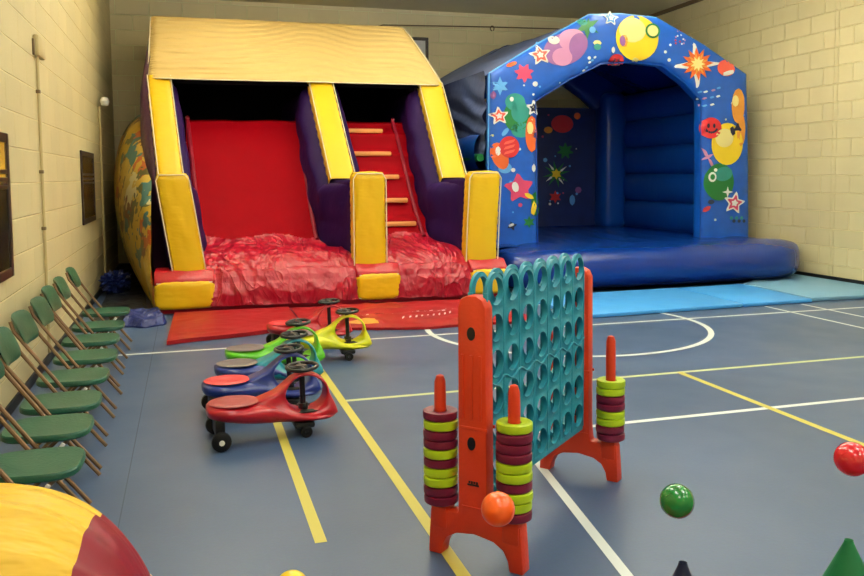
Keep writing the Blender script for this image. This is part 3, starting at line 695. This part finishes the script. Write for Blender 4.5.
star_print(734, 203, 11, 'p_pink', rot=PI/2-.2); D(707, 209, ell(4, 2, .6), 'p_red', 2, n=10); D(711, 202, ell(3, 2), 'p_dk', 2, n=8)
for k in range(6): D(731+k*2.6, 218+(k % 2)*3, circ(1.6), 'p_dk' if k % 2 else 'p_teal', 2, n=6)
for k in range(26):
    x, y = random.choice([(random.uniform(490, 536), random.uniform(90, 236)), (random.uniform(700, 744), random.uniform(84, 230)), (random.uniform(510, 600), random.uniform(40, 90))])
    D(x, y, circ(random.uniform(.8, 1.4)), random.choice(['p_white', 'p_lb', 'p_pale']), 1, n=6)
obj('front_arch', abm, PM, C, world=True, weld=False, label='bright blue front arch printed with stars, balloons and smiling faces')
tubes('piping', [[Vector((*seg(OUT, s/60), 0)).xzy + Vector((0, YC+.12, 0)) for s in range(61)]], .016, 6, 'p_lb', C)
tubes('piping', [[Vector((*seg(INN, s/60), 0)).xzy + Vector((0, YC+.05, 0)) for s in range(61)]], .012, 6, 'blue', C)

# bed and front step
bm = B()
def bed(u, v):
    x, y = lerp(4.25, 8.95, u), lerp(11.2, 15.5, v)
    return (x, y, .6+.035*abs(math.sin(x*PI/.6))**.6*1-.02+.01*nz(x, y, 0, 2)+.08*max(0, 1-abs(v*4.3-.35)/.35)*0)
grid(bm, bed, 120, 60)
box(bm, (4.25, 11.25, .02), (8.95, 15.5, .52), .05)
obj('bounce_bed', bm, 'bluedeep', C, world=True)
bm = B()
t_ = bmesh.new(); bmesh.ops.create_cube(t_, size=2); bmesh.ops.subdivide_edges(t_, edges=t_.edges[:], cuts=30, use_grid_fill=True)
for v in t_.verts:
    q = v.co; 
    # rounded ends in plan, rounded section
    r2 = (abs(q.y)**2.6+abs(q.z)**2.6)**(1/2.6); r2 = max(r2, abs(q.x)) if False else r2
    r3 = (abs(q.x)**7+r2**7)**(1/7) if r2 > 0 else abs(q.x)
    q = q/r3
    x = 6.56+2.44*q.x
    x = 6.68+2.5*q.x; v.co = Vector((x, 10.86+.66*q.y, .33+.31*q.z+.012*nz(x*1.5, q.y, q.z, 2)))
    if v.co.x > 8.4 : v.co.y += .28*((v.co.x-8.4)/.6)**2*(q.y < 0)*abs(q.y)
_merge(bm, t_)
obj('front_step', bm, 'bluedeep', C, world=True, label='fat dark blue front step cushion')
# side and rear walls of stacked tubes
def tube_wall(name, pts, xy0, xy1, n, z0, z1, rad, m, label=None):
    bm = B()
    for k in range(n):
        z = lerp(z0, z1, (k+.5)/n); a, b = Vector((*xy0, z)), Vector((*xy1, z))
        N_ = 14; hh = (z1-z0)/n/2*1.08
        d = (b-a).normalized(); s = Vector((-d.y, d.x, 0))
        def f(u, v):
            ang = 2*PI*v; p = 2.6; cx, cz = math.cos(ang), math.sin(ang); r = (abs(cx)**p+abs(cz)**p)**(-1/p)
            P = a.lerp(b, u); return P+s*rad*cx*r+Vector((0, 0, hh*cz*r*(1+.02*nz(u*6, v*3, k))))
        grid(bm, f, N_, 22)
    return obj(name, bm, m, C, world=True, label=label)
tube_wall('side_wall', None, (8.72, 12.1), (8.72, 15.5), 5, .6, 3.25, .24, 'blue')
tube_wall('side_wall', None, (4.5, 12.1), (4.5, 15.5), 3, .6, 2.3, .24, 'blue')
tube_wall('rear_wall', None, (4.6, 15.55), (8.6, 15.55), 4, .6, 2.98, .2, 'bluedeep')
for x in (4.55, 8.3):
    bm = B(); box(bm, (x-.27, 14.95, .55), (x+.27, 15.5, 3.3), .16, 4); obj('rear_column', bm, 'blue', C, world=True)
# printed panel on the inside of the rear wall
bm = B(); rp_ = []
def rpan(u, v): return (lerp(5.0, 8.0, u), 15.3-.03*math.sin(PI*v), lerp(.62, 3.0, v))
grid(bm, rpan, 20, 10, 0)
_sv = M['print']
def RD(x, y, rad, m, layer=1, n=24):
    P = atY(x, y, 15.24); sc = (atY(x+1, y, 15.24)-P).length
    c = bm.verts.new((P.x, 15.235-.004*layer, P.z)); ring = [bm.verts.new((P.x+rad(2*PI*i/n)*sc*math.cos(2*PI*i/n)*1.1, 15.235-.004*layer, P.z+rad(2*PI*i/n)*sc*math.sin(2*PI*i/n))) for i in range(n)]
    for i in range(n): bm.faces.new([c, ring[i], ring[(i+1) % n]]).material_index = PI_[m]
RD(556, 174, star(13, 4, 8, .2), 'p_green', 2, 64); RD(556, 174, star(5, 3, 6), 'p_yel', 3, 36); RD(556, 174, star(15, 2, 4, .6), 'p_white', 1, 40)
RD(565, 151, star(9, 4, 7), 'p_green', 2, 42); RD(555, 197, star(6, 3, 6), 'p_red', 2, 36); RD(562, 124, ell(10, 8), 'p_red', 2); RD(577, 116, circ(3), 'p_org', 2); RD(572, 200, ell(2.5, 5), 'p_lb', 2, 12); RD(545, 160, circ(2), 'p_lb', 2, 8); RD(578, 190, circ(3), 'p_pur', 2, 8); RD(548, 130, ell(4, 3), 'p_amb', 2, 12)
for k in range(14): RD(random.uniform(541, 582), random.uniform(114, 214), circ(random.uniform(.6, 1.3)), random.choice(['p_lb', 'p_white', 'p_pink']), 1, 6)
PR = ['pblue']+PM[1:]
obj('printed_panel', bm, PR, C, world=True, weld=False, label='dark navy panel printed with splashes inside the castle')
# roof and the side drape
RO = [(4.40, 3.19), (5.24, 3.68), (6.05, 4.13), (7.22, 4.14), (8.9, 3.3)]
RB = [(4.35, 3.3), (5.2, 3.78), (5.95, 4.16), (7.1, 4.2), (8.75, 3.3)]
bm = B()
def roof(u, v, lift=0):
    i = min(int(u*4), 3); t = u*4-i
    a = Vector((lerp(RO[i][0], RO[i+1][0], t), 12.2, lerp(RO[i][1], RO[i+1][1], t)-.04)); b = Vector((lerp(RB[i][0], RB[i+1][0], t), 15.6, lerp(RB[i][1], RB[i+1][1], t)))
    p = a.lerp(b, v); sag = -.07*math.sin(PI*v)*(.4+.6*math.sin(PI*(u*4 % 1 if u < 1 else 1)))
    p.z += sag+.012*nz(p.x, p.y, 0, 2.5)+lift; return p
grid(bm, roof, 64, 30, 0)
grid(bm, lambda u, v: roof(u, v, -.03), 32, 16, 1, flip=True)
obj('roof', bm, ['navy', 'bluedeep'], C, world=True, label='grey navy cloth roof', weld=False)
bm = B()
def drape(u, v):
    Y = lerp(11.92, 15.6, u); z = lerp(3.24, 1.98, v)
    fold = (.018*math.sin((z*7-Y*1.8+1.5*nz(Y, z, 0, .9))*2.6)+.03*ridge(Y*.5, z*2.2-Y*.5, 0, 1.5))*math.sin(PI*v)**.5
    return (4.41-.05*math.sin(PI*u)*v+fold-.05, Y, z)
grid(bm, drape, 60, 50)
obj('side_drape', bm, 'navyd', C, world=True, label='dark navy gathered side drape')
bm = B(); tube(bm, [(4.33, 12.0, 1.93), (4.26, 15.5, 1.9)], .06, 12); obj('side_band', bm, 'p_green', C, world=True)
bm = B()
def rarch(u, v): q = arch(lerp(.22, .78, u), v); return (q[0]-.02, 15.32+(q[1]-YC-HT), q[2]+.06)
grid(bm, rarch, 70, 30); obj('rear_arch', bm, 'bluedeep', C, world=True)

# light blue mats under and before the castle
def slab_mat(name, label, poly, z, m, group=None):
    bm = B(); prism(bm, poly, .004, z, 'z', .012, 2); return tag(obj(name, bm, m), label, 'mat', group)
slab_mat('floor_mat', 'light blue floor mat before the castle, next to the four-in-a-row frame', [(4.28, 8.5), (6.55, 8.62), (6.6, 10.15), (4.25, 10.1)], .05, 'matblue', 'blue mats before the castle')
slab_mat('floor_mat', 'light blue floor mat in the middle of the row before the castle', [(6.57, 8.62), (7.62, 8.66), (7.72, 10.2), (6.62, 10.15)], .05, 'matblue', 'blue mats before the castle')
slab_mat('floor_mat', 'duller grey blue floor mat in the corner at the right wall', [(7.66, 8.72), (9.24, 8.66), (9.24, 11.3), (7.75, 10.2)], .055, 'matgrey', 'blue mats before the castle')

# ================================================================== FOLDING CHAIRS
SZ = .36     # seat height
def make_chair():
    t = thing('folding_chair', 'x', 'chair', (0, 0, 0), 0, 'green folding chairs along the left wall')
    bm = B(); W, L = .195, .215
    ol = []
    for i in range(40):
        a = 2*PI*i/40; c_, s_ = math.cos(a), math.sin(a); r = (abs(c_)**3.6+abs(s_)**3.6)**(-1/3.6); ol.append((L*c_*r, W*s_*r*(1+.06*c_)))
    pr = [(.96, -.022), (1, -.014), (1, .006), (.97, .014), (.8, .011), (.4, .005)]
    rings = [[bm.verts.new((x*k, y*k, SZ+z)) for x, y in ol] for k, z in pr]
    for A_, B_ in zip(rings, rings[1:]):
        for i in range(40): bm.faces.new([A_[i], A_[(i+1) % 40], B_[(i+1) % 40], B_[i]])
    bm.faces.new(rings[-1]); bm.faces.new(rings[0][::-1])
    obj('seat', bm, 'cgreen', t)
    bm = B()
    def back(u, v):
        a = 2*PI*v; p = 5; cy_, cz = math.cos(a), math.sin(a); r = (abs(cy_)**p+abs(cz)**p)**(-1/p)
        k = (u*2 if u < .5 else (1-u)*2)**.22
        y, z = .222*cy_*r*k, .10*cz*r*k
        return (-.262-.04*(1-(y/.22)**2)+(u-.5)*.034-z*.42, y, .70+z)
    grid(bm, back, 16, 36); obj('backrest', bm, 'cgreen', t)
    for s in (-1, 1):
        bm = B(); y = s*.207
        tube(bm, [(-.322, y*.96, .775), (-.30, y, .71), (-.045, y, SZ-.01), (.215, y, .012)], .0115, 8)
        obj('leg', bm, 'brown', t)
        bm = B(); y = s*.17
        tube(bm, [(.12, y, SZ-.02), (-.05, y, .18), (-.22, y, .012)], .0105, 8)
        obj('leg', bm, 'brown', t)
        bm = B(); tube(bm, [(.07, s*.21, SZ-.075), (.1, s*.203, SZ-.03)], .011, 6); obj('hinge_arm', bm, 'white', t)
    bm = B(); tube(bm, [(-.16, -.17, .07), (-.16, .17, .07)], .008, 8); obj('cross_bar', bm, 'brown', t)
    return t
def dup(root, loc, rotz, label=None, group=None):
    r = root.copy(); COL.objects.link(r); r.location = loc; r.rotation_euler = (0, 0, rotz)
    if label: r['label'] = label
    if group: r['group'] = group
    for ch in list(root.children):
        c = ch.copy(); COL.objects.link(c); c.parent = r
        for g in ch.children: d = g.copy(); COL.objects.link(d); d.parent = c
    return r
seats = [(81.5, 460), (91, 424), (99.7, 399), (107.5, 374.5), (116, 354.5), (118.5, 338), (123.5, 324.5), (128.7, 310.5)]
ords = ['nearest green folding chair at the left wall, right behind the yellow inflatable cushion', 'second nearest green folding chair along the left wall', 'third green folding chair from the near end of the row', 'fourth green folding chair from the near end of the row', 'fourth green folding chair from the far end of the row', 'third green folding chair from the far end of the row', 'next to last green folding chair at the far end of the row', 'farthest green folding chair, its back upright and apart, near the slide']
ch0 = make_chair()
for i, (x, y) in enumerate(seats):
    P = atZ(x, y, SZ); loc = (P.x-.205, P.y, 0); rz = (random.uniform(-.03, .03))
    if i == 0: ch0.location = loc; ch0.rotation_euler = (0, 0, rz); ch0['label'] = ords[0]
    else: dup(ch0, loc, rz, ords[i])

# ================================================================== WIGGLE CARS
def make_car(label, body, seat, loc, rotz, lower=None):
    t = thing('wiggle_car', label, 'ride-on car', loc, rotz, 'wiggle cars parked in a cluster')
    bm = B()
    # hull lofted along x: x, half width, z low, z high
    secs = [(-.405, .03, .195, .225), (-.395, .09, .175, .24), (-.36, .135, .158, .25), (-.28, .165, .138, .252), (-.17, .165, .118, .245), (-.06, .14, .105, .235), (.04, .115, .098, .215), (.14, .125, .094, .17), (.25, .14, .094, .15), (.33, .125, .094, .145), (.385, .09, .10, .145), (.415, .03, .115, .135)]
    P = smooth_path([Vector(s) for s in [q[:3] for q in secs]], 60); Q = smooth_path([Vector((q[0], q[3], 0)) for q in secs], 60)
    def hull(u, v):
        k = min(60, int(round(u*60))); x, w, zl = P[k]; zh = Q[k].y; a = 2*PI*v; p = 3
        c_, s_ = math.cos(a), math.sin(a); r = (abs(c_)**p+abs(s_)**p)**(-1/p); zz = s_*r
        taper = 1-.22*max(0, -zz)
        return (x, w*c_*r*taper, (zl+zh)/2+(zh-zl)/2*zz)
    grid(bm, hull, 60, 32, 1 if lower else 0)
    for e in (0, 1): bm.faces.new([bm.verts.new(hull(e, j/32)) for j in range(32)][::(1 if e else -1)])
    # the hoop round the column, a band that rises from the seat and drops to the nose
    hc = Vector((.215, .27)); R0x, R0z = .128, .110
    outl = [(.42, .125), (.405, .18), (.375, .245), (.33, .315), (.275, .375), (.215, .40), (.155, .388), (.09, .345), (.02, .295), (-.06, .265), (-.14, .25), (-.14, .16), (.0, .12), (.2, .108), (.34, .108)]
    op = smooth_path([Vector(p+(0,)) for p in outl+[outl[0]]], 120)
    def oray(a):
        d = Vector((math.cos(a), math.sin(a))); best = None
        for i in range(120):
            p, q = op[i].xy-hc, op[i+1].xy-hc; e = q-p; den = d.x*e.y-d.y*e.x
            if abs(den) < 1e-9: continue
            tt = (p.x*e.y-p.y*e.x)/den; ss = (p.x*d.y-p.y*d.x)/den
            if tt > 0 and -.01 <= ss <= 1.01 and (best is None or tt > best): best = tt
        return best or .15
    rays = [oray(2*PI*i/64) for i in range(64)]
    def hoop(u, v):
        i = int(round(u*64)) % 64; a = 2*PI*i/64; d = Vector((math.cos(a), math.sin(a)))
        ri = R0x*R0z/math.hypot(R0z*d.x, R0x*d.y); ro = max(rays[i], ri+.02)
        b = 2*PI*v; p = 3.5; c_, s_ = math.cos(b), math.sin(b); r = (abs(c_)**p+abs(s_)**p)**(-1/p)
        rad = lerp(ri, ro, (c_*r+1)/2); pt = hc+d*rad
        w = interp([.1, .16, .24, .33, .41], [.12, .115, .085, .065, .05], pt.y)
        return (pt.x, w*s_*r, pt.y)
    grid(bm, hoop, 64, 28, 0, closeu=True)
    obj('body', bm, [body] + ([lower] if lower else []), t)
    bm = B()
    def pad(u, v):
        a = 2*PI*u; rr_ = v; return (-.235+.158*rr_*math.cos(a), .150*rr_*math.sin(a), .252+.010*(1-rr_**4)-.006*(rr_ < .6))
    grid(bm, pad, 32, 8, closeu=True); obj('seat_pad', bm, seat, t)
    bm = B(); tube(bm, [(.205, 0, .10), (.195, 0, .43)], .018, 10); tube(bm, [(.204, 0, .15), (.2, 0, .2)], .032, 10); obj('steering_column', bm, 'dark', t)
    bm = B()
    tube(bm, [(.2+.095*math.cos(a), .112*math.sin(a), .434+.006*math.cos(a)) for a in [2*PI*k/28 for k in range(28)]], .013, 8, closed=True)
    for a in (PI/2, -PI/2, PI): tube(bm, [(.195, 0, .432), (.2+.09*math.cos(a), .107*math.sin(a), .434)], .013, 6)
    lathe(bm, [(0, .450), (.035, .446), (.045, .43), (.0, .425)], 14, M4=Matrix.Translation((.195, 0, 0))); obj('steering_wheel', bm, 'dark', t)
    bm = B(); box(bm, (.13, -.1, .055), (.26, .1, .095), .015); tube(bm, [(.2, -.12, .04), (.2, .12, .04)], .01, 6); obj('caster_truck', bm, 'dark', t)
    for s in (-1, 1):
        bm = B(); lathe(bm, [(.012, -.015), (.03, -.016), (.037, -.01), (.037, .01), (.03, .016), (.012, .015)], 18, M4=Matrix.Translation((.2, s*.105, .038)) @ Matrix.Rotation(PI/2, 4, 'X'), closed=True); obj('caster_wheel', bm, 'rubber', t)
    bm = B(); tube(bm, [(-.335, -.17, .06), (-.335, .17, .06)], .012, 8); box(bm, (-.36, -.09, .06), (-.30, .09, .165), .01); obj('rear_axle', bm, 'dark', t)
    for s in (-1, 1):
        bm = B(); lathe(bm, [(.015, -.024), (.045, -.025), (.058, -.016), (.06, 0), (.058, .016), (.045, .025), (.015, .024)], 22, M4=Matrix.Translation((-.335, s*.19, .061)) @ Matrix.Rotation(PI/2, 4, 'X'), closed=True)
        wl_ = obj('rear_wheel', bm, 'rubber', t)
        bm = B(); lathe(bm, [(0, .0), (.016, .0), (.017, -.006), (.0, -.008)], 14, M4=Matrix.Translation((-.335, s*.214, .061)) @ Matrix.Rotation(PI/2*s, 4, 'X')); obj('hub_cap', bm, 'white', wl_)
    for s in (-1, 1): bm = B(); box(bm, (.12, s*.07-.03, .155), (.3, s*.07+.03, .165), .004); obj('footrest', bm, 'rubber', t)
    return t
make_car('red wiggle car at the front of the cluster, nearest to the camera', 'carred', 'seatpink', (.475, 5.25, 0), math.radians(4))
make_car('blue wiggle car with a bright red seat, just behind the red one', 'carblue', 'seatred', (.46, 5.84, 0), math.radians(5))
make_car('teal wiggle car with a dull grey seat, between the blue and green ones', 'carteal', 'seatgrey', (.56, 6.36, 0), math.radians(5), 'carblue')
make_car('green wiggle car with a grey seat, rearmost in the stacked row', 'cargreen', 'seatgrey', (.66, 6.9, 0), math.radians(3))
make_car('bright yellow wiggle car standing right of the cluster', 'caryellow', 'seatgrey', (1.16, 7.36, 0), math.radians(-4))
make_car('red wiggle car half hidden behind the yellow one, before the red mat', 'carred', 'seatred', (1.1, 7.98, 0), math.radians(3))

# ================================================================== FOUR IN A ROW GAME
th = math.radians(42.3); Pn = atZ(478, 560, 0)
Gx = Vector((math.cos(th), math.sin(th), 0))
G = thing('four_in_a_row_game', 'giant four-in-a-row game, teal grid held by two orange red stands', 'game', Pn, th)
LG = 1.20
def stand(x):
    st_ = B()
    prof = [(-.228, 0), (-.165, 0), (-.157, .045), (-.135, .085), (-.09, .112), (.0, .125), (.09, .112), (.135, .085), (.157, .045), (.165, 0), (.228, 0), (.222, .1), (.215, .2), (.086, .203), (.078, .21), (.076, .3), (.074, 1.1), (.06, 1.135), (.03, 1.15), (-.01, 1.15), (-.04, 1.135), (-.056, 1.1), (-.06, .3), (-.066, .215), (-.074, .203), (-.215, .2), (-.222, .1)]
    prism(st_, prof, x-.035, x+.035, 'x', .006, 2)
    for s in (-1, 1): box(st_, (x-.042, s*.172-.04, .12), (x+.042, s*.172+.04, .222), .012)
    # raised ribs of the post face, both sides
    for sx in (-1, 1):
        xx = x+sx*.035
        for y in (-.032, .01, .052): box(st_, (xx-.008, y-.007, .62), (xx+.008, y+.007, .90), .003)
        box(st_, (xx-.004, -.066, .578), (xx+.004, .066, .592), .002)
        box(st_, (xx-.004, -.058, .24), (xx+.004, .058, .246), .001)
    o = obj('stand', st_, 'orange', G, ang=30)
    for sx in (-1, 1):
        xx = x+sx*.0365
        for z in (.99, .52): b2 = B(); lathe(b2, [(0, 0), (.019, 0), (.019, .003), (0, .003)], 18, M4=Matrix.Translation((xx-.0015, .01, z)) @ Matrix.Scale(1.5, 4, (0, 0, 1)) @ Matrix.Rotation(PI/2, 4, 'Y')); obj('slot', b2, 'dark', o, label='dark oval slot in the post')
        b2 = B()
        for k in range(4): box(b2, (x+sx*.036-.002, -.02+k*.012, .345+.004*(k % 2)), (x+sx*.036+.002, -.012+k*.012, .358), 0)
        box(b2, (x+sx*.036-.0015, -.025, .338), (x+sx*.036+.0015, .03, .346))
        obj('emblem', b2, 'frame', o, label='small dark mark low on the post', smooth=False)
    for s in (-1, 1):
        b3 = B(); lathe(b3, [(.026, .2), (.026, .70), (.024, .76), (.016, .785), (0, .792)], 20, M4=Matrix.Translation((x, .184 if s > 0 else -.172, 0))); obj('peg', b3, 'orange', G)
stand(0); stand(LG)
Z0, CW, CH, BX0 = .295, 1.12/7, .157, .008
def panel(yc):
    bm = B(); n = 32; hr = .060; th_ = .014
    for ci in range(7):
        for ri in range(6):
            cx, cz = BX0+CW*(ci+.5), Z0+CH*(ri+.5)
            rings = []
            for (kind, dy) in (('o', -th_/2), ('i2', -th_/2), ('i', -th_/2-.006), ('i', th_/2+.006), ('i2', th_/2), ('o', th_/2)):
                ring = []
                for k in range(n):
                    a = 2*PI*k/n; c_, s_ = math.cos(a), math.sin(a)
                    if kind == 'i': rx = rz_ = hr; x, z = cx+hr*c_, cz+hr*s_
                    elif kind == 'i2': x, z = cx+(hr+.009)*c_, cz+(hr+.009)*s_
                    else:
                        m_ = max(abs(c_)/(CW/2), abs(s_)/(CH/2)); x, z = cx+c_/m_, cz+s_/m_
                        if ri == 5 and s_ > 0: x, z = cx+c_*CW/2, cz+s_*CH/2*1.02
                    ring.append(bm.verts.new((x, yc+dy, z)))
                rings.append(ring)
            for A_, B_ in zip(rings, rings[1:]):
                for k in range(n): bm.faces.new([A_[k], A_[(k+1) % n], B_[(k+1) % n], B_[k]])
            if ri == 5:
                for k in range(n//2): bm.faces.new([rings[5][k], rings[5][k+1], rings[0][k+1], rings[0][k]])
    # raised seams: column ribs, half-height joint
    s = -1 if yc < 0 else 1
    for ci in range(8): box(bm, (BX0+CW*ci-.005, yc-th_/2-.003, Z0), (BX0+CW*ci+.005, yc+th_/2+.003, Z0+CH*5.5), .002)
    bm2 = []
    for ci in range(7):
        for k in range(8):
            x0, x1 = BX0+CW*(ci+k/8), BX0+CW*(ci+(k+1)/8); zf = lambda q: Z0+3*CH+.014*math.cos(2*PI*q)
            za, zb = zf(k/8), zf((k+1)/8)
            tube(bm, [(x0, yc+s*(th_/2+.004), za), (x1, yc+s*(th_/2+.004), zb)], .005, 5)
    return bm
gf = obj('grid_panel', panel(-.036), 'teal', G, weld=True, ang=50)
gb = obj('grid_panel', panel(.036), 'teal', G, weld=True, ang=50)
bm = B()
for ci in range(8): box(bm, (BX0+CW*ci-.005, -.03, Z0), (BX0+CW*ci+.005, -.006, Z0+CH*5.3))
obj('column_divider', bm, 'teal', G, smooth=False)
bm = B(); box(bm, (BX0-.0, -.045, Z0-.02), (BX0+1.12, .045, Z0+.012), .006); obj('release_bar', bm, 'teal', G)
# rings on the pegs
def ring_mesh(m):
    bm = B(); a, b, h = .030, .076, .041
    lathe(bm, [(a, .004), (a+.004, 0), (b-.008, 0), (b-.001, .005), (b, .012), (b, h-.012), (b-.001, h-.005), (b-.008, h-.001), (b-.02, h-.001), (a+.01, h-.004), (a, h-.006)], 36, closed=True)
    return bm
rm_ = {}
for key, nm in (('lime', 'lime green'), ('maroon', 'maroon')):
    o = obj('game_ring', ring_mesh(key), key); rm_[key] = o
used = set()
def pos_words(k, n): return ['topmost', 'second from the top', 'third from the top', 'fourth from the top', 'fifth from the top', 'sixth from the top', 'seventh from the top', 'eighth from the top', 'ninth from the top', 'bottommost'][k] if k < n-1 else 'bottommost'
def stack(lx, ly, cols, where, grp):
    n = len(cols)
    P = Vector(Pn) + Vector((math.cos(th)*lx-math.sin(th)*ly, math.sin(th)*lx+math.cos(th)*ly, 0))
    for k, c in enumerate(cols):
        key = {'g': 'lime', 'm': 'maroon'}[c]; z = .224+.0413*(n-1-k)
        src = rm_[key]
        o = src if key not in used else src.copy()
        if key in used: COL.objects.link(o)
        used.add(key)
        o.location = (P.x+random.uniform(-.0025, .0025), P.y+random.uniform(-.0025, .0025), z); o.rotation_euler = (0, 0, random.uniform(0, 6))
        tag(o, '%s plastic ring, %s %s' % ({'lime': 'lime green', 'maroon': 'maroon'}[key], pos_words(k, n), where), 'ring', grp)
stack(0, .184, 'mgmmgmggmm', 'on the peg left of the post', 'rings on the left near peg')
stack(0, -.172, 'gmmmggmggm', 'on the peg behind the orange ball', 'rings on the right near peg')
stack(LG, -.172, 'ggmmggmm', 'on the far stand', 'rings on the far peg')

# ================================================================== BALL GAME IN THE FOREGROUND
A0, A1 = Vector((.05, 2.36, 0)), Vector((2.35, 1.72, 0))
dr = (A1-A0).normalized()
HG = thing('inflatable_game', 'low yellow and maroon inflatable cushion game at the lower left edge', 'inflatable game', (-.4, 2.2, 0))
bm = B(); ang = math.atan2(dr.y, dr.x)
Mx = Matrix.Translation((A0+A1)/2) @ Matrix.Rotation(ang, 4, 'Z')
puff(bm, (-1.25, -.3, .0), (1.25, .3, .34), 7, 20, M4=Mx); obj('base_cushion', bm, 'infred', HG, world=True, label='low maroon base cushion under the balls')
# big end cushion: a fat tube lying toward the camera's left, yellow with a rounded maroon end
cE = Vector((-.45, 1.97, .54)); ax = Vector((.99, -.12, .0)).normalized()
def cushion(u, v, n=None):
    side = Vector((-ax.y, ax.x, 0)); L0, L1 = -.72, .37
    s = lerp(L0, L1, u); R = .42
    k = max(0, 1-(max(0, s+.05)/(L1+.05))**2.2)**.5
    k = max(k, 0); a = 2*PI*v
    w = 1+.034*(ridge(s*.9+math.sin(a)*.6, math.cos(a)*3.2, math.sin(a)*3.2, 2.0)-.5)*min(1, k*1.6)+.006*nz(s*3, a*2, 0, 3)
    return cE+ax*s+side*R*k*w*math.cos(a)*.95+Vector((0, 0, R*k*w*math.sin(a)))
SEAM = .86
bm = B(); grid(bm, lambda u, v: cushion(u*SEAM, v), 90, 220); obj('end_cushion', bm, 'yellowg', HG, world=True, label='fat yellow end cushion with gathered creases')
bm = B(); grid(bm, lambda u, v: cushion(SEAM+u*(1-SEAM), v), 40, 220); obj('cushion_end', bm, 'infred', HG, world=True, label='rounded maroon end of the cushion')

def ball(px_, py_, D, r, m, label):
    bm = B(); bmesh.ops.create_icosphere(bm, subdivisions=4, radius=r)
    tube(bm, [(r*1.0005*math.cos(a), 0, r*1.0005*math.sin(a)) for a in [2*PI*k/48 for k in range(48)]], r*.012, 5, closed=True, M4=Matrix.Rotation(.5, 4, 'X'))
    bmesh.ops.create_cone(bm, segments=12, radius1=r*.08, radius2=r*.06, depth=r*.02, cap_ends=True, matrix=Matrix.Rotation(.7, 4, 'X') @ Matrix.Translation((0, 0, r)))
    o = obj('ball', bm, m, weld=False); o.location = atD(px_, py_, D); return tag(o, label, 'ball', 'balls floating on air jets')
rb = 17*2.4/F_PX
ball(498, 509, 2.4, rb, 'ballorange', 'orange ball floating before the near orange stand of the game')
ball(677, 501, 2.4, rb, 'ballgreen', 'dark green ball floating above the dark blue cone')
ball(852, 459, 2.4, rb, 'ballred', 'red ball floating at the right edge above the green cone')
def cone(px_, tipy, D, m, label, rt, slope):
    P = atD(px_, tipy, D); z0 = .345; hgt = P.z-z0
    bm = B()
    rb_ = rt+hgt*slope
    lathe(bm, [(rt*.7, hgt-.05), (rt*.75, hgt-.004), (rt*.95, hgt), (rt, hgt-.006), (rb_*.98, .02), (rb_+.02, .012), (rb_+.022, 0), (0, 0)], 32)
    bmesh.ops.translate(bm, vec=(0, 0, 0), verts=bm.verts)
    o = obj('marker_cone', bm, m); o.location = (P.x, P.y, z0); tag(o, label, 'cone', 'air jet cones')
    b2 = B(); lathe(b2, [(0, hgt-.045), (rt*.72, hgt-.045), (rt*.72, hgt-.04), (0, hgt-.04)], 18); obj('nozzle_hole', b2, 'rubber', o, label='dark hole in the tip')
cone(683, 562.5, 2.4, 'coneblue', 'dark blue cone tip at the bottom edge below the green ball', .013, .36)
cone(849, 540, 2.4, 'conegreen', 'green cone at the lower right corner below the red ball', .013, .42)
P = atD(498, 600, 2.4)
cone(498, 590, 2.4, 'conecream', 'cream cone below the orange ball', .013, .4)
cone(292, 650, 2.4, 'conegreen', 'green cone below the yellow ball', .013, .4)
ball(292, 588, 2.4, rb, 'ballyellow', 'yellow ball just peeking over the bottom edge of the picture')
bm = B(); lathe(bm, [(0, .0), (.022, .0), (.02, .05), (.006, .075), (0, .077)], 16)
P = atD(149, 580, 2.3); o = obj('valve_cap', bm, 'conecream', None); o.parent = None
o.location = (P.x, P.y, P.z-.06); tag(o, 'small cream cap beside the maroon end of the cushion', 'cap')

# ------------------------------------------------------------------ look
SC.view_settings.view_transform = 'Standard'; SC.view_settings.look = 'None'
SC.view_settings.exposure = -0.46; SC.view_settings.gamma = 1.0; SC.view_settings.use_curve_mapping = False
SC.cycles.max_bounces = 6; SC.cycles.diffuse_bounces = 4; SC.cycles.use_denoising = True
